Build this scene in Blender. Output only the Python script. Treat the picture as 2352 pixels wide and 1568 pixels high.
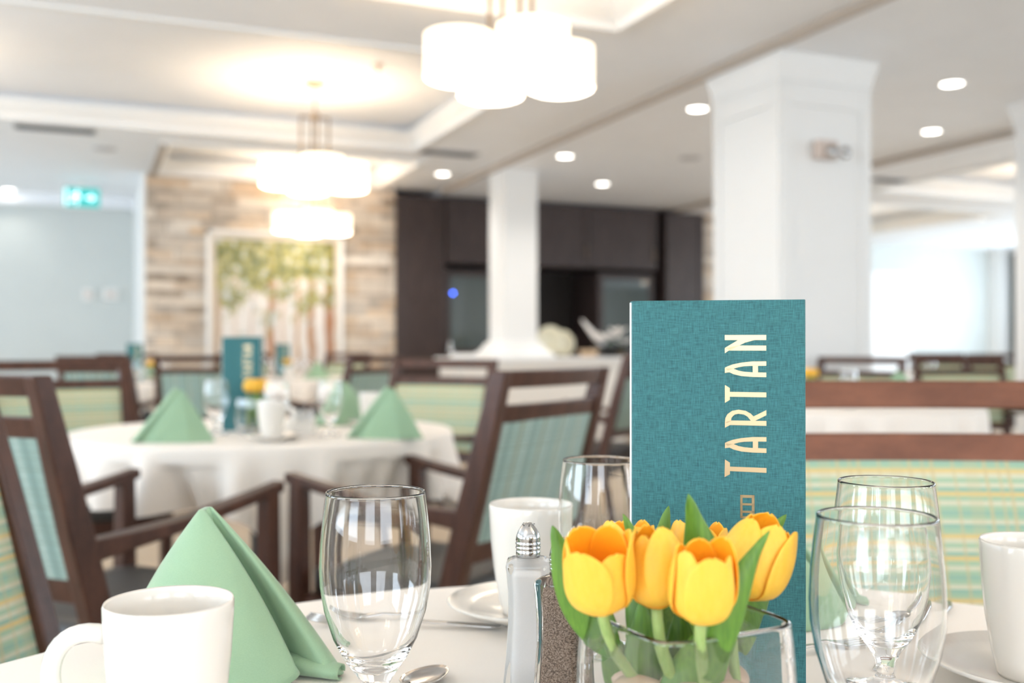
import bpy, bmesh, math, random
from mathutils import Vector, Matrix
random.seed(7)
PI = math.pi
for o in list(bpy.data.objects): bpy.data.objects.remove(o)
S = bpy.context.scene
COL = S.collection

# ------------------------------------------------------------------ camera
F = 2330.0; HZ = 799.0; CAMZ = 1.015; TH = math.radians(22.7)
CC, SS = math.cos(TH), math.sin(TH)
cam_d = bpy.data.cameras.new('camera'); cam = bpy.data.objects.new('camera', cam_d); COL.objects.link(cam)
cam.location = (0, 0, CAMZ)
cam.rotation_euler = (PI/2 + math.atan((HZ-784)/F), 0, -TH)
cam_d.sensor_width = 36; cam_d.lens = 36*F/2352; cam_d.clip_start = .02; cam_d.clip_end = 100
cam_d.dof.use_dof = True; cam_d.dof.focus_distance = .72
cam_d.dof.aperture_fstop = 4.6
S.camera = cam
vs = S.view_settings
vs.view_transform = 'Standard'; vs.look = 'None'; vs.gamma = 1; vs.use_curve_mapping = False
vs.exposure = 0.14
S.cycles.max_bounces = 32; S.cycles.transmission_bounces = 32; S.cycles.glossy_bounces = 16; S.cycles.diffuse_bounces = 6
# ------------------------------------------------------------------ sky
w = bpy.data.worlds.new('world'); S.world = w; w.use_nodes = True
w.node_tree.nodes['Background'].inputs[0].default_value = (.75, .88, 1, 1)
w.node_tree.nodes['Background'].inputs[1].default_value = 2.0
# ------------------------------------------------------------------ daylight at the windows
def area(name, loc, rot, sx, sy, power, col):
    d = bpy.data.lights.new(name, 'AREA'); d.shape = 'RECTANGLE'; d.size = sx; d.size_y = sy
    d.energy = power; d.color = col
    o = bpy.data.objects.new(name, d); o.location = loc; o.rotation_euler = rot; COL.objects.link(o); return o
WL, WR, WF, WB = -4.5, 14.5, -4.0, 12.8     # room faces: left, right, front (behind the camera), back
WINL = [(-2.6, -.6), (.4, 2.4), (3.4, 5.4), (6.4, 8.4), (10.2, 12.0)]
WINF = [(-3.2, -1.2), (-.2, 1.8), (2.8, 4.8), (6, 8), (9.5, 11.5)]
WINR = [(-2, 0), (1.4, 3.4), (4.8, 6.8), (7.6, 9.4), (9.9, 11.7)]  # last window is added to brighten the far right wall
DAY = (.74, .87, 1.0)
for a, b in WINL: area('daylight', (WL+.06, (a+b)/2, 1.6), (0, -PI/2-.30, 0), 1.6, b-a, 70, DAY)
for a, b in WINF: area('daylight', ((a+b)/2, WF+.06, 1.6), (PI/2+.30, 0, 0), b-a, 1.6, 42, (.88, .94, 1))
for a, b in WINR: area('daylight', (WR-.06, (a+b)/2, 1.6), (0, PI/2+.22, 0), 1.6, b-a, 95, DAY)

# ------------------------------------------------------------------ placing helpers
def CW(X, Y, z=0):            # metres right of / ahead of the viewpoint -> room axes
    return Vector((X*CC + Y*SS, -X*SS + Y*CC, z))
def CP(px, py, Y):            # a sighted point at distance Y
    return CW((px-1176)/F*Y, Y, CAMZ - (py-HZ)/F*Y)
def ONZ(px, py, z):           # sighted point on the level z
    return CP(px, py, (CAMZ-z)*F/(py-HZ))
def WX(px, y):                # x where the sight line px meets the plane y
    t = (px-1176)/F; Y = y/(CC - t*SS); return Y*(SS + t*CC)
def WZ(px, py, y):
    t = (px-1176)/F; Y = y/(CC - t*SS); return CAMZ - (py-HZ)/F*Y
def ANG(deg): return math.radians(deg) - TH    # heading measured from the view's right-hand axis

# ------------------------------------------------------------------ materials
class NT:
    def __init__(s, name):
        s.m = bpy.data.materials.new(name); s.m.use_nodes = True; s.t = s.m.node_tree
        s.b = s.t.nodes['Principled BSDF']
    def n(s, typ, **kw):
        x = s.t.nodes.new(typ)
        for k, v in kw.items():
            if k.startswith('i_'):
                kk = k[2:].replace('_', ' ')
                x.inputs[int(kk) if kk.isdigit() else kk].default_value = v
            else: setattr(x, k, v)
        return x
    def l(s, a, b): s.t.links.new(a, b)
    def math(s, op, a, b=None, clamp=False):
        x = s.t.nodes.new('ShaderNodeMath'); x.operation = op; x.use_clamp = clamp
        for i, v in enumerate((a, b)):
            if v is None: continue
            if isinstance(v, (int, float)): x.inputs[i].default_value = v
            else: s.l(v, x.inputs[i])
        return x.outputs[0]
    def mix(s, f, a, b):
        x = s.t.nodes.new('ShaderNodeMix'); x.data_type = 'RGBA'
        if isinstance(f, (int, float)): x.inputs[0].default_value = f
        else: s.l(f, x.inputs[0])
        for i, v in ((6, a), (7, b)):
            if isinstance(v, tuple): x.inputs[i].default_value = (*v[:3], 1)
            else: s.l(v, x.inputs[i])
        return x.outputs[2]
    def ramp(s, f, stops, mode='LINEAR'):
        x = s.t.nodes.new('ShaderNodeValToRGB'); x.color_ramp.interpolation = mode
        e = x.color_ramp.elements
        while len(e) < len(stops): e.new(.5)
        for i, (p, c) in enumerate(stops):
            e[i].position = p; e[i].color = (*c[:3], 1) if isinstance(c, tuple) else (c, c, c, 1)
        s.l(f, x.inputs[0]); return x.outputs[0]
    def obj(s): return s.n('ShaderNodeTexCoord').outputs['Object']
    def scaled(s, v, sc):
        x = s.n('ShaderNodeMapping'); x.inputs['Scale'].default_value = sc; s.l(v, x.inputs['Vector']); return x.outputs[0]
    def noise(s, v, scale, detail=3, rough=.5):
        x = s.n('ShaderNodeTexNoise'); x.inputs['Scale'].default_value = scale
        x.inputs['Detail'].default_value = detail; x.inputs['Roughness'].default_value = rough
        s.l(v, x.inputs['Vector']); return x.outputs['Fac']
    def bump(s, h, st=.2, d=.001):
        x = s.n('ShaderNodeBump'); x.inputs['Strength'].default_value = st; x.inputs['Distance'].default_value = d
        s.l(h, x.inputs['Height']); s.l(x.outputs[0], s.b.inputs['Normal'])
    def set(s, **kw):
        for k, v in kw.items():
            i = s.b.inputs[k.replace('_', ' ')]
            if hasattr(v, 'is_output') or isinstance(v, bpy.types.NodeSocket): s.l(v, i)
            elif isinstance(v, tuple): i.default_value = (*v[:3], 1)
            else: i.default_value = v
        return s
def plain(name, col, rough=.5, **kw):
    m = NT(name); m.set(Base_Color=col, Roughness=rough, **kw); return m
def paint(name, col, amt=.04, rough=.6):
    m = NT(name); f = m.noise(m.obj(), 3.0, 4)
    m.set(Base_Color=m.mix(f, tuple(c*(1-amt) for c in col), tuple(min(1, c*(1+amt)) for c in col)), Roughness=rough)
    m.bump(m.noise(m.obj(), 220, 2), .05); return m.m
def emis(name, col, st):
    m = plain(name, col, .6); m.b.inputs['Emission Color'].default_value = (*col, 1); m.b.inputs['Emission Strength'].default_value = st
    return m.m

M = {}
M['ceiling'] = paint('ceiling_paint', (.88, .90, .93))
M['trim'] = paint('white_trim_paint', (.88, .88, .87), .02, .35)
M['taupe'] = paint('taupe_trim_paint', (.42, .36, .30), .05, .5)
M['wall'] = paint('grey_green_wall_paint', (.60, .63, .61))
M['wallc'] = paint('cream_wall_paint', (.78, .75, .70))
M['column'] = paint('column_paint', (.82, .82, .81), .02, .4)
m = NT('carpet'); v = m.obj(); f = m.noise(v, 60, 4); g = m.noise(v, 2.0, 3)
m.set(Base_Color=m.mix(m.math('MULTIPLY', f, g), (.38, .30, .22), (.62, .52, .40)), Roughness=.95); m.bump(f, .4, .004); M['carpet'] = m.m

def wood(name, dark, light, rough=.32, sc=(1, 1, 1), coat=.3):
    m = NT(name); v = m.scaled(m.obj(), sc)
    f = m.noise(m.scaled(v, (6, 6, 1)), 5, 5, .65); f2 = m.noise(v, 90, 3)
    c = m.ramp(m.math('ADD', m.math('MULTIPLY', f, .8), m.math('MULTIPLY', f2, .2)), [(.32, dark), (.68, light)])
    m.set(Base_Color=c, Roughness=rough, Coat_Weight=coat, Coat_Roughness=.25, Specular_IOR_Level=.35); m.bump(f2, .06); return m.m
M['wood'] = wood('dark_stained_wood', (.040, .016, .010), (.098, .040, .025), rough=.4, coat=.08)
M['woodh'] = wood('stained_wood_rail', (.11, .038, .019), (.22, .082, .043), rough=.42, sc=(.25, 1, 2), coat=.0)
M['cab'] = wood('espresso_cabinet_wood', (.034, .021, .019), (.062, .041, .037), .42, coat=.12)
M['cabin'] = plain('dark_cabinet_recess', (.020, .014, .012), .6).m
M['pedestal'] = plain('black_metal', (.02, .02, .02), .45).m
m = NT('seat_vinyl'); f = m.noise(m.obj(), 240, 2); m.set(Base_Color=m.mix(f, (.030, .028, .028), (.052, .048, .046)), Roughness=.45); m.bump(f, .1); M['seat'] = m.m

# plaid upholstery, colours woven in bands
def plaid(name, cols, vcol, base_axis='Z', fz=26, fx=18):
    m = NT(name); o = m.n('ShaderNodeSeparateXYZ'); m.l(m.obj(), o.inputs[0])
    X, Z = o.outputs['X'], o.outputs['Z']
    if base_axis == 'X': X, Z = Z, X
    def line(a, fr, off):
        c = m.n('ShaderNodeCombineXYZ'); m.l(m.math('MULTIPLY', a, fr), c.inputs[0]); c.inputs[1].default_value = off
        return c.outputs[0]
    wob = m.math('MULTIPLY', m.noise(line(Z, 9, 3.3), 2.6, 1), .12)
    h = m.math('FRACT', m.math('ADD', m.math('DIVIDE', Z, 1.0/fz), wob))
    st = [(i/len(cols), c) for i, c in enumerate(cols)]
    c = m.ramp(h, st, 'CONSTANT')
    q = m.math('FRACT', m.math('DIVIDE', m.math('ADD', X, 5), 1.0/fx))
    c = m.mix(m.ramp(q, [(0, .7), (.05, 0.0), (.13, .6), (.17, 0.0), (.30, .7), (.345, 0.0), (.42, .25), (.60, 0.0), (.72, .6), (.76, 0.0)], 'CONSTANT'), c, vcol)
    wv = m.noise(m.scaled(m.obj(), (1, 1, 6)), 320, 2)
    c = m.mix(m.math('MULTIPLY', wv, .22), c, (.50, .53, .40))
    m.set(Base_Color=c, Roughness=.85, Sheen_Weight=.2); m.bump(wv, .3, .0006); return m.m
mint, yel, cream, teal = (.30, .45, .31), (.62, .46, .18), (.56, .56, .42), (.22, .40, .32)
M['front_fabric'] = plaid('plaid_fabric_front', [teal, mint, cream, mint, yel, teal, cream, mint, cream, yel, mint, teal, cream, mint], (.50, .40, .20), 'Z', 11.5, 9.5)
bl, bl2, gy, ol = (.23, .37, .35), (.31, .45, .41), (.16, .27, .25), (.27, .29, .20)
M['rear_fabric'] = plaid('plaid_fabric_rear', [gy, bl, bl2, bl, ol, bl2, bl, (.40, .52, .48), bl], (.16, .24, .20), 'X', 11, 14)

m = NT('tablecloth_linen'); f = m.noise(m.obj(), 500, 2); m.set(Base_Color=m.mix(f, (.86, .80, .735), (.90, .845, .785)), Roughness=.8, Sheen_Weight=.1); m.bump(f, .1, .0004); M['cloth'] = m.m
M['ceramic'] = plain('glazed_ceramic', (.79, .755, .70), .18, Coat_Weight=.4, Coat_Roughness=.05).m
m = plain('clear_glass', (1, 1, 1), 0.0, Transmission_Weight=1.0, IOR=1.48); M['glass'] = m.m
m = plain('window_glass', (1, 1, 1), 0.0, Transmission_Weight=1.0, IOR=1.05); M['pane'] = m.m
m = plain('tinted_cabinet_glass', (.07, .09, .09), .04, Specular_IOR_Level=.8); M['cabglass'] = m.m
M['steel'] = plain('stainless_steel', (.54, .53, .52), .16, Metallic=1.0).m
M['nickel'] = plain('brushed_bronze', (.34, .27, .20), .35, Metallic=.9).m
m = NT('napkin_cotton'); f = m.noise(m.scaled(m.obj(), (1, 1, 3)), 700, 2); m.set(Base_Color=m.mix(f, (.26, .41, .26), (.33, .49, .32)), Roughness=.85, Sheen_Weight=.25); m.bump(f, .2, .0003); M['napkin'] = m.m
M['stitch'] = plain('green_thread', (.20, .40, .26), .9).m
m = NT('teal_book_cloth'); v = m.obj()
a = m.noise(m.scaled(v, (1, 1, 14)), 110, 3, .7); b = m.noise(m.scaled(v, (14, 1, 1)), 110, 3, .7)
f = m.math('MULTIPLY', m.math('ADD', a, b), .5)
m.set(Base_Color=m.ramp(f, [(.40, (.011, .090, .100)), (.62, (.044, .200, .212))]), Roughness=.7, Sheen_Weight=.05); m.bump(f, .35, .0004); M['teal'] = m.m
M['gold'] = plain('gold_foil', (.60, .46, .28), .30, Metallic=.85).m
M['paper'] = plain('white_paper', (.86, .86, .85), .7).m
m = NT('tulip_petal'); sp = m.n('ShaderNodeSeparateXYZ'); m.l(m.obj(), sp.inputs[0])
st = m.noise(m.scaled(m.obj(), (30, 30, 3)), 12, 3)
geo = m.n('ShaderNodeNewGeometry')
out = m.mix(st, (.88, .44, .020), (.97, .56, .075))
# the cup is orange inside, lemon outside: object Z of the inner face is told apart by an attribute
at = m.n('ShaderNodeAttribute', attribute_name='inside')
c = m.mix(at.outputs['Fac'], out, (1.0, .40, .012))
m.set(Base_Color=c, Roughness=.5, Subsurface_Weight=.25, Subsurface_Scale=.006); m.b.inputs['Subsurface Radius'].default_value = (1, .6, .1); M['petal'] = m.m
def leafmat(name, d, l):
    m = NT(name); f = m.noise(m.scaled(m.obj(), (60, 60, 4)), 8, 3); m.set(Base_Color=m.mix(f, d, l), Roughness=.42, Subsurface_Weight=.1, Subsurface_Scale=.004); return m.m
M['leaf'] = leafmat('tulip_leaf', (.022, .105, .006), (.17, .34, .035))
M['stem'] = leafmat('tulip_stem', (.22, .36, .08), (.40, .52, .20))
m = NT('pepper_grains'); f = m.noise(m.obj(), 900, 3, .7); m.set(Base_Color=m.ramp(f, [(.38, (.10, .066, .045)), (.5, (.30, .21, .155)), (.62, (.50, .39, .31))]), Roughness=.9); m.bump(f, .5, .0006); M['pepper'] = m.m
m = NT('salt_grains'); f = m.noise(m.obj(), 1200, 2); m.set(Base_Color=m.mix(f, (.92, .91, .89), (.97, .96, .95)), Roughness=.85); M['salt'] = m.m
m = NT('river_stone'); f = m.noise(m.obj(), 30, 4); m.set(Base_Color=m.mix(f, (.55, .38, .26), (.74, .60, .48)), Roughness=.5); M['pebble'] = m.m
M['shade'] = emis('lit_fabric_shade', (1, .86, .66), 1.6)
M['diffuser'] = emis('lit_diffuser', (1, .89, .74), 8)
M['bulb'] = emis('downlight_lens', (1, .96, .88), 9.0)
M['led'] = emis('blue_led', (.06, .16, 1.0), 14)
M['exitgreen'] = emis('exit_sign_green', (.02, .38, .36), .8)
M['exitwhite'] = emis('exit_sign_white', (.75, .95, 1.0), 1.3)
M['vent'] = plain('grey_vent_metal', (.05, .06, .07), .6).m
M['plastic'] = plain('white_plastic', (.80, .78, .75), .4).m
M['beigeplastic'] = plain('beige_plastic', (.62, .52, .46), .4).m
M['curtain'] = plain('dark_green_curtain', (.10, .13, .12), .9).m
M['petalw'] = plain('white_silk_petal', (.88, .84, .80), .7).m
M['blackbowl'] = plain('black_glazed_bowl', (.02, .02, .02), .2).m
M['wicker'] = wood('wicker', (.50, .34, .20), (.80, .60, .40), .7)
M['plate'] = plain('cream_plate', (.70, .66, .50), .25).m

# stacked ledgestone: uneven courses, every stone its own tint
m = NT('ledgestone'); o = m.n('ShaderNodeSeparateXYZ'); m.l(m.obj(), o.inputs[0])
hx = m.math('ADD', o.outputs['X'], o.outputs['Y'])
cmb = m.n('ShaderNodeCombineXYZ'); m.l(hx, cmb.inputs[0]); m.l(o.outputs['Z'], cmb.inputs[1])
cols = None
def bricks(w_, h_, seed, a, b):
    x = m.n('ShaderNodeTexBrick'); x.offset = .37; x.squash = 1.6; x.squash_frequency = 3
    x.inputs['Scale'].default_value = 1; x.inputs['Brick Width'].default_value = w_; x.inputs['Row Height'].default_value = h_
    x.inputs['Mortar Size'].default_value = .004; x.inputs['Bias'].default_value = seed
    x.inputs['Color1'].default_value = (*a, 1); x.inputs['Color2'].default_value = (*b, 1); x.inputs['Mortar'].default_value = (.10, .08, .06, 1)
    m.l(cmb.outputs[0], x.inputs['Vector']); return x
b1 = bricks(.27, .080, 0, (.0, .0, .0), (1, 1, 1)); b2 = bricks(.55, .144, .1, (.60, .55, .50), (1, 1, 1))
tint = m.ramp(b1.outputs['Color'], [(0, (.30, .23, .17)), (.2, (.84, .74, .63)), (.42, (.68, .50, .33)), (.6, (.88, .82, .74)), (.8, (.42, .37, .32)), (1, (.92, .86, .78))])
mm = m.n('ShaderNodeMix'); mm.data_type = 'RGBA'; mm.blend_type = 'MULTIPLY'; mm.inputs[0].default_value = .9
m.l(tint, mm.inputs[6]); m.l(b2.outputs['Color'], mm.inputs[7])
nz = m.noise(m.scaled(m.obj(), (1, 1, 1.8)), 9, 5, .65)
c = m.mix(m.ramp(nz, [(.35, 0.0), (.7, .55)]), mm.outputs[2], (.78, .68, .56))
m.set(Base_Color=c, Roughness=.85); m.bump(m.math('ADD', b1.outputs['Fac'], nz), .8, -.02); M['stone'] = m.m

# print of slim trees with yellow-green crowns
m = NT('tree_print'); o = m.n('ShaderNodeSeparateXYZ'); m.l(m.obj(), o.inputs[0]); X, Z = o.outputs['X'], o.outputs['Z']
v = m.obj()
wob = m.math('MULTIPLY', m.math('SUBTRACT', m.noise(v, 3, 2), .5), .10)
XX = m.math('ADD', X, wob)
c = m.mix(m.noise(v, 4, 3), (.86, .80, .74), (.72, .70, .68))
for cx, wd, col in ((-.60, .05, (.50, .36, .24)), (-.42, .03, (.70, .60, .52)), (-.05, .055, (.46, .24, .13)), (.22, .03, (.55, .34, .18)), (.36, .05, (.42, .22, .10)), (.56, .07, (.38, .16, .06)), (-.25, .02, (.62, .50, .42)), (.06, .02, (.6, .42, .3))):
    d = m.math('ABSOLUTE', m.math('SUBTRACT', XX, cx))
    c = m.mix(m.ramp(d, [(wd*.5, .95), (wd*.9, 0.0)]), c, col)
hh = m.math('MULTIPLY', m.math('ADD', Z, .10), .36)
n1 = m.math('ADD', m.noise(v, 5.5, 4, .65), hh)
c = m.mix(m.ramp(n1, [(.54, 0.0), (.60, .92)]), c, m.ramp(m.noise(v, 11, 3), [(.34, (.06, .09, .03)), (.46, (.17, .20, .05)), (.55, (.42, .36, .08)), (.64, (.50, .56, .58))]))
m.set(Base_Color=c, Roughness=.45); M['print'] = m.m

# ------------------------------------------------------------------ mesh helpers
def link(name, bm, mat, parent=None, smooth=False, bevel=0, sub=0, solid=0):
    me = bpy.data.meshes.new(name); bmesh.ops.recalc_face_normals(bm, faces=bm.faces[:]) if not getattr(bm, '_keep', False) else None
    bm.to_mesh(me); bm.free()
    me.materials.append(mat)
    if smooth:
        for p in me.polygons: p.use_smooth = True
    o = bpy.data.objects.new(name, me); COL.objects.link(o)
    if parent is not None: o.parent = parent
    if solid:
        md = o.modifiers.new('solid', 'SOLIDIFY'); md.thickness = solid; md.offset = 0
    if bevel:
        md = o.modifiers.new('bevel', 'BEVEL'); md.width = bevel; md.segments = 2; md.limit_method = 'ANGLE'
    if sub:
        md = o.modifiers.new('sub', 'SUBSURF'); md.levels = sub; md.render_levels = sub
    return o
def thing(name, label, cat, loc=(0, 0, 0), rz=0, group=None):
    o = bpy.data.objects.new(name, None); COL.objects.link(o); o.empty_display_size = .1
    o.location = loc; o.rotation_euler = (0, 0, rz)
    return tag(o, label, cat, group)
def tag(o, label, cat, group=None):
    o['label'] = label; o['category'] = cat
    if group: o['group'] = group
    return o
def struct(o): o['kind'] = 'structure'; return o
KIDS = {}
def dup(root, loc, rz, label, group=None):
    def rec(o, par):
        c = o.copy(); COL.objects.link(c)
        if par: c.parent = par
        for ch in [x for x in ALLOF(o)]: rec(ch, c)
        return c
    r = rec(root, None); r.location = loc; r.rotation_euler = (0, 0, rz); r['label'] = label
    if group: r['group'] = group
    return r
def ALLOF(o): return [x for x in list(bpy.data.objects) if x.parent == o]
def box(bm, x0, x1, y0, y1, z0, z1, mat=None):
    vs_ = [bm.verts.new((x, y, z)) for z in (z0, z1) for y in (y0, y1) for x in (x0, x1)]
    if mat is not None:
        for v_ in vs_: v_.co = mat @ v_.co
    for f in ((0, 2, 3, 1), (4, 5, 7, 6), (0, 1, 5, 4), (2, 6, 7, 3), (0, 4, 6, 2), (1, 3, 7, 5)): bm.faces.new([vs_[i] for i in f])
    return bm
def B(*a): return box(bmesh.new(), *a)
def loft(bm, secs, cap=True, closed=True):
    rows = [[bm.verts.new(p) for p in s] for s in secs]
    n = len(rows[0])
    for a, b in zip(rows, rows[1:]):
        for i in range(n if closed else n-1):
            j = (i+1) % n; bm.faces.new((a[i], a[j], b[j], b[i]))
    if cap and closed:
        bm.faces.new(rows[0][::-1]); bm.faces.new(rows[-1])
    return rows
def lathe(bm, prof, n=48, c=(0, 0, 0)):
    rows = []
    for r, z in prof:
        if r < 1e-6: rows.append([bm.verts.new((c[0], c[1], c[2]+z))])
        else: rows.append([bm.verts.new((c[0]+r*math.cos(2*PI*i/n), c[1]+r*math.sin(2*PI*i/n), c[2]+z)) for i in range(n)])
    for a, b in zip(rows, rows[1:]):
        for i in range(n):
            j = (i+1) % n
            if len(a) == 1 and len(b) == 1: continue
            if len(a) == 1: bm.faces.new((a[0], b[j], b[i]))
            elif len(b) == 1: bm.faces.new((a[i], a[j], b[0]))
            else: bm.faces.new((a[i], a[j], b[j], b[i]))
    return bm
def tube(bm, pts, rad, n=10, cap=True):
    pts = [Vector(p) for p in pts]
    if not hasattr(rad, '__len__'): rad = [rad]*len(pts)
    secs = []; up = None
    for i, p in enumerate(pts):
        d = (pts[min(i+1, len(pts)-1)] - pts[max(i-1, 0)]).normalized()
        if up is None:
            up = Vector((0, 0, 1)) if abs(d.z) < .9 else Vector((1, 0, 0))
        s = d.cross(up).normalized(); up = s.cross(d).normalized()
        secs.append([p + rad[i]*(math.cos(2*PI*k/n)*s + math.sin(2*PI*k/n)*up) for k in range(n)])
    loft(bm, secs, cap); return bm
def bez(p0, p1, p2, p3, n=12):
    p0, p1, p2, p3 = map(Vector, (p0, p1, p2, p3)); r = []
    for i in range(n+1):
        t = i/n; r.append((1-t)**3*p0 + 3*t*(1-t)**2*p1 + 3*t*t*(1-t)*p2 + t**3*p3)
    return r
def supersec(h, z, e=5, n=40, rot=0, hx=None):
    r = []
    for i in range(n):
        a = 2*PI*i/n; c_, s_ = math.cos(a), math.sin(a)
        x = h*math.copysign(abs(c_)**(2/e), c_); y = (hx or h)*math.copysign(abs(s_)**(2/e), s_)
        r.append((x*math.cos(rot)-y*math.sin(rot), x*math.sin(rot)+y*math.cos(rot), z))
    return r
def prism(bm, poly, f, th):
    """poly in 2D, f maps (u,v,h) to 3D"""
    a = [bm.verts.new(f(u, v_, 0)) for u, v_ in poly]; b = [bm.verts.new(f(u, v_, th)) for u, v_ in poly]
    bm.faces.new(a[::-1]); bm.faces.new(b); n = len(a)
    for i in range(n): bm.faces.new((a[i], a[(i+1) % n], b[(i+1) % n], b[i]))

# ================================================================== ROOM
ZC = 2.765; TR = .18; AX = 3.62; BX = 6.68
TRAYS = [(-4.0, 1.6, 2.68, 4.90), (-4.0, -2.4, 2.68, .9), (-4.0, 5.71, 2.66, 8.56), (.62, 9.10, 2.9, 10.68),
         (7.6, 5.71, 10.4, 8.3), (7.6, 9.2, 10.4, 11.8), (7.6, 1.6, 10.4, 4.9)]
def ceil_h(x, y):
    for a, b, c_, d in TRAYS:
        if a < x < c_ and b < y < d: return (ZC if x < BX else ZC-.09) + TR
    return ZC if x < AX else (ZC-.045 if x < BX else ZC-.09)
def ceiling():
    xs = sorted({WL, WR, AX, BX} | {t[0] for t in TRAYS} | {t[2] for t in TRAYS})
    ys = sorted({WF, WB} | {t[1] for t in TRAYS} | {t[3] for t in TRAYS})
    bm = bmesh.new(); h = {}
    for i in range(len(xs)-1):
        for j in range(len(ys)-1):
            z = ceil_h((xs[i]+xs[i+1])/2, (ys[j]+ys[j+1])/2); h[i, j] = z
            bm.faces.new([bm.verts.new(p) for p in ((xs[i], ys[j], z), (xs[i], ys[j+1], z), (xs[i+1], ys[j+1], z), (xs[i+1], ys[j], z))])
    for (i, j), z in h.items():
        for di, dj in ((1, 0), (0, 1)):
            z2 = h.get((i+di, j+dj))
            if z2 is None or abs(z2-z) < 1e-5: continue
            if di: p = [(xs[i+1], ys[j]), (xs[i+1], ys[j+1])]
            else: p = [(xs[i], ys[j+1]), (xs[i+1], ys[j+1])]
            bm.faces.new([bm.verts.new((*q, zz)) for q, zz in ((p[0], z), (p[1], z), (p[1], z2), (p[0], z2))])
    struct(link('ceiling', bm, M['ceiling']))
ceiling()
struct(link('floor', B(WL-.2, WR+.2, WF-.2, WB+.2, -.1, 0), M['carpet']))
ntrim = [0]
def trim(bm, mat=None, **kw):
    ntrim[0] += 1; return struct(link('trim_%d' % ntrim[0], bm, mat or M['trim'], **kw))
for a, b, c_, d in TRAYS:                                   # crown moulding round each ceiling tray
    z0 = (ZC if a < BX else ZC-.09); bm = bmesh.new(); secs = []
    for off, dz in ((-.05, 0), (-.05, -.018), (.012, -.018), (.02, .03), (.075, .085), (.085, .11), (.10, .11), (.10, .13), (0, .13)):
        secs.append([(a+off, b+off, z0+dz), (c_-off, b+off, z0+dz), (c_-off, d-off, z0+dz), (a+off, d-off, z0+dz)])
    loft(bm, secs, cap=False); trim(bm)
trim(B(AX-.035, AX+.0, WF, 10.6, ZC-.05, ZC), M['taupe'])
trim(B(BX-.035, BX+.0, WF, WB, ZC-.095, ZC-.045), M['taupe'])
trim(B(.56, .62, 9.1, 10.66, ZC-.05, ZC), M['taupe'])

def wall(name, axis, pos, a0, a1, z1, holes, mat, th=.2, z0=0, out=1):
    """wall with window holes; axis is the wall's normal"""
    bm = bmesh.new(); cuts = sorted(holes)
    def bx(u0, u1, q0, q1):
        p0, p1 = (pos, pos+out*th) if out > 0 else (pos-th, pos)
        if axis == 'x': box(bm, p0, p1, u0, u1, q0, q1)
        else: box(bm, u0, u1, p0, p1, q0, q1)
    u = a0
    for h0, h1, q0, q1 in cuts:
        bx(u, h0, z0, z1); bx(h0, h1, z0, q0); bx(h0, h1, q1, z1); u = h1
    bx(u, a1, z0, z1)
    return struct(link(name, bm, mat))
ZT = ZC+TR+.05
wall('wall_left', 'x', WL, WF, WB, ZT, [(a, b, .8, 2.4) for a, b in WINL], M['wall'], out=-1)
wall('wall_right', 'x', WR, WF, WB, ZT, [(a, b, .8, 2.4) for a, b in WINR], M['wall'])
wall('wall_front', 'y', WF, WL-.2, WR+.2, ZT, [(a, b, .8, 2.4) for a, b in WINF], M['wallc'], out=-1)
wall('wall_back', 'y', WB, WL-.2, WR+.2, ZT, [], M['wall'])
nwin = 0
for axis, pos, ws in (('x', WL-.12, WINL), ('x', WR+.12, WINR), ('y', WF-.12, WINF)):
    for a, b in ws:
        nwin += 1; bm = bmesh.new(); mid = (a+b)/2
        for u0, u1, q0, q1 in ((a, b, .8, .85), (a, b, 2.35, 2.4), (a, a+.05, .85, 2.35), (b-.05, b, .85, 2.35), (mid-.02, mid+.02, .85, 2.35)):
            if axis == 'x': box(bm, pos-.03, pos+.03, u0, u1, q0, q1)
            else: box(bm, u0, u1, pos-.03, pos+.03, q0, q1)
        wf = struct(link('window_%d' % nwin, bm, M['trim']))
        pb = B(pos-.004, pos+.004, a+.05, b-.05, .85, 2.35) if axis == 'x' else B(a+.05, b-.05, pos-.004, pos+.004, .85, 2.35)
        link('window_pane', pb, M['pane'], wf)
# baseboards
struct(link('baseboard_back', B(WL, WR, WB-.02, WB, 0, .12), M['trim']))
struct(link('baseboard_left', B(WL, WL+.02, WF, WB-.02, 0, .12), M['trim']))
struct(link('baseboard_right', B(WR-.02, WR, WF, WB-.02, 0, .12), M['trim']))
# stone feature wall and its white end trim
YS = 10.72; XS0 = WX(334, YS); XS1 = 3.10; XK1 = WX(1614, YS)
bm = bmesh.new(); box(bm, XS0, XS1, YS, WB, 0, ZC+TR)
struct(link('wall_stone', bm, M['stone']))
struct(link('wall_stone_end', B(XK1, XK1+.5, YS, WB, 0, ZC-.045), M['stone']))
trim(B(XS0-.03, XS0, YS-.02, WB, 0, ZC))
struct(link('wall_alcove', B(XS1, XK1, 11.5, 11.6, 0, ZC), M['cabin']))
# lowered white band over the hallway
trim(B(-3.2, XS0-.03, 12.62, WB, ZC-.12, ZC), M['ceiling'])
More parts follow.
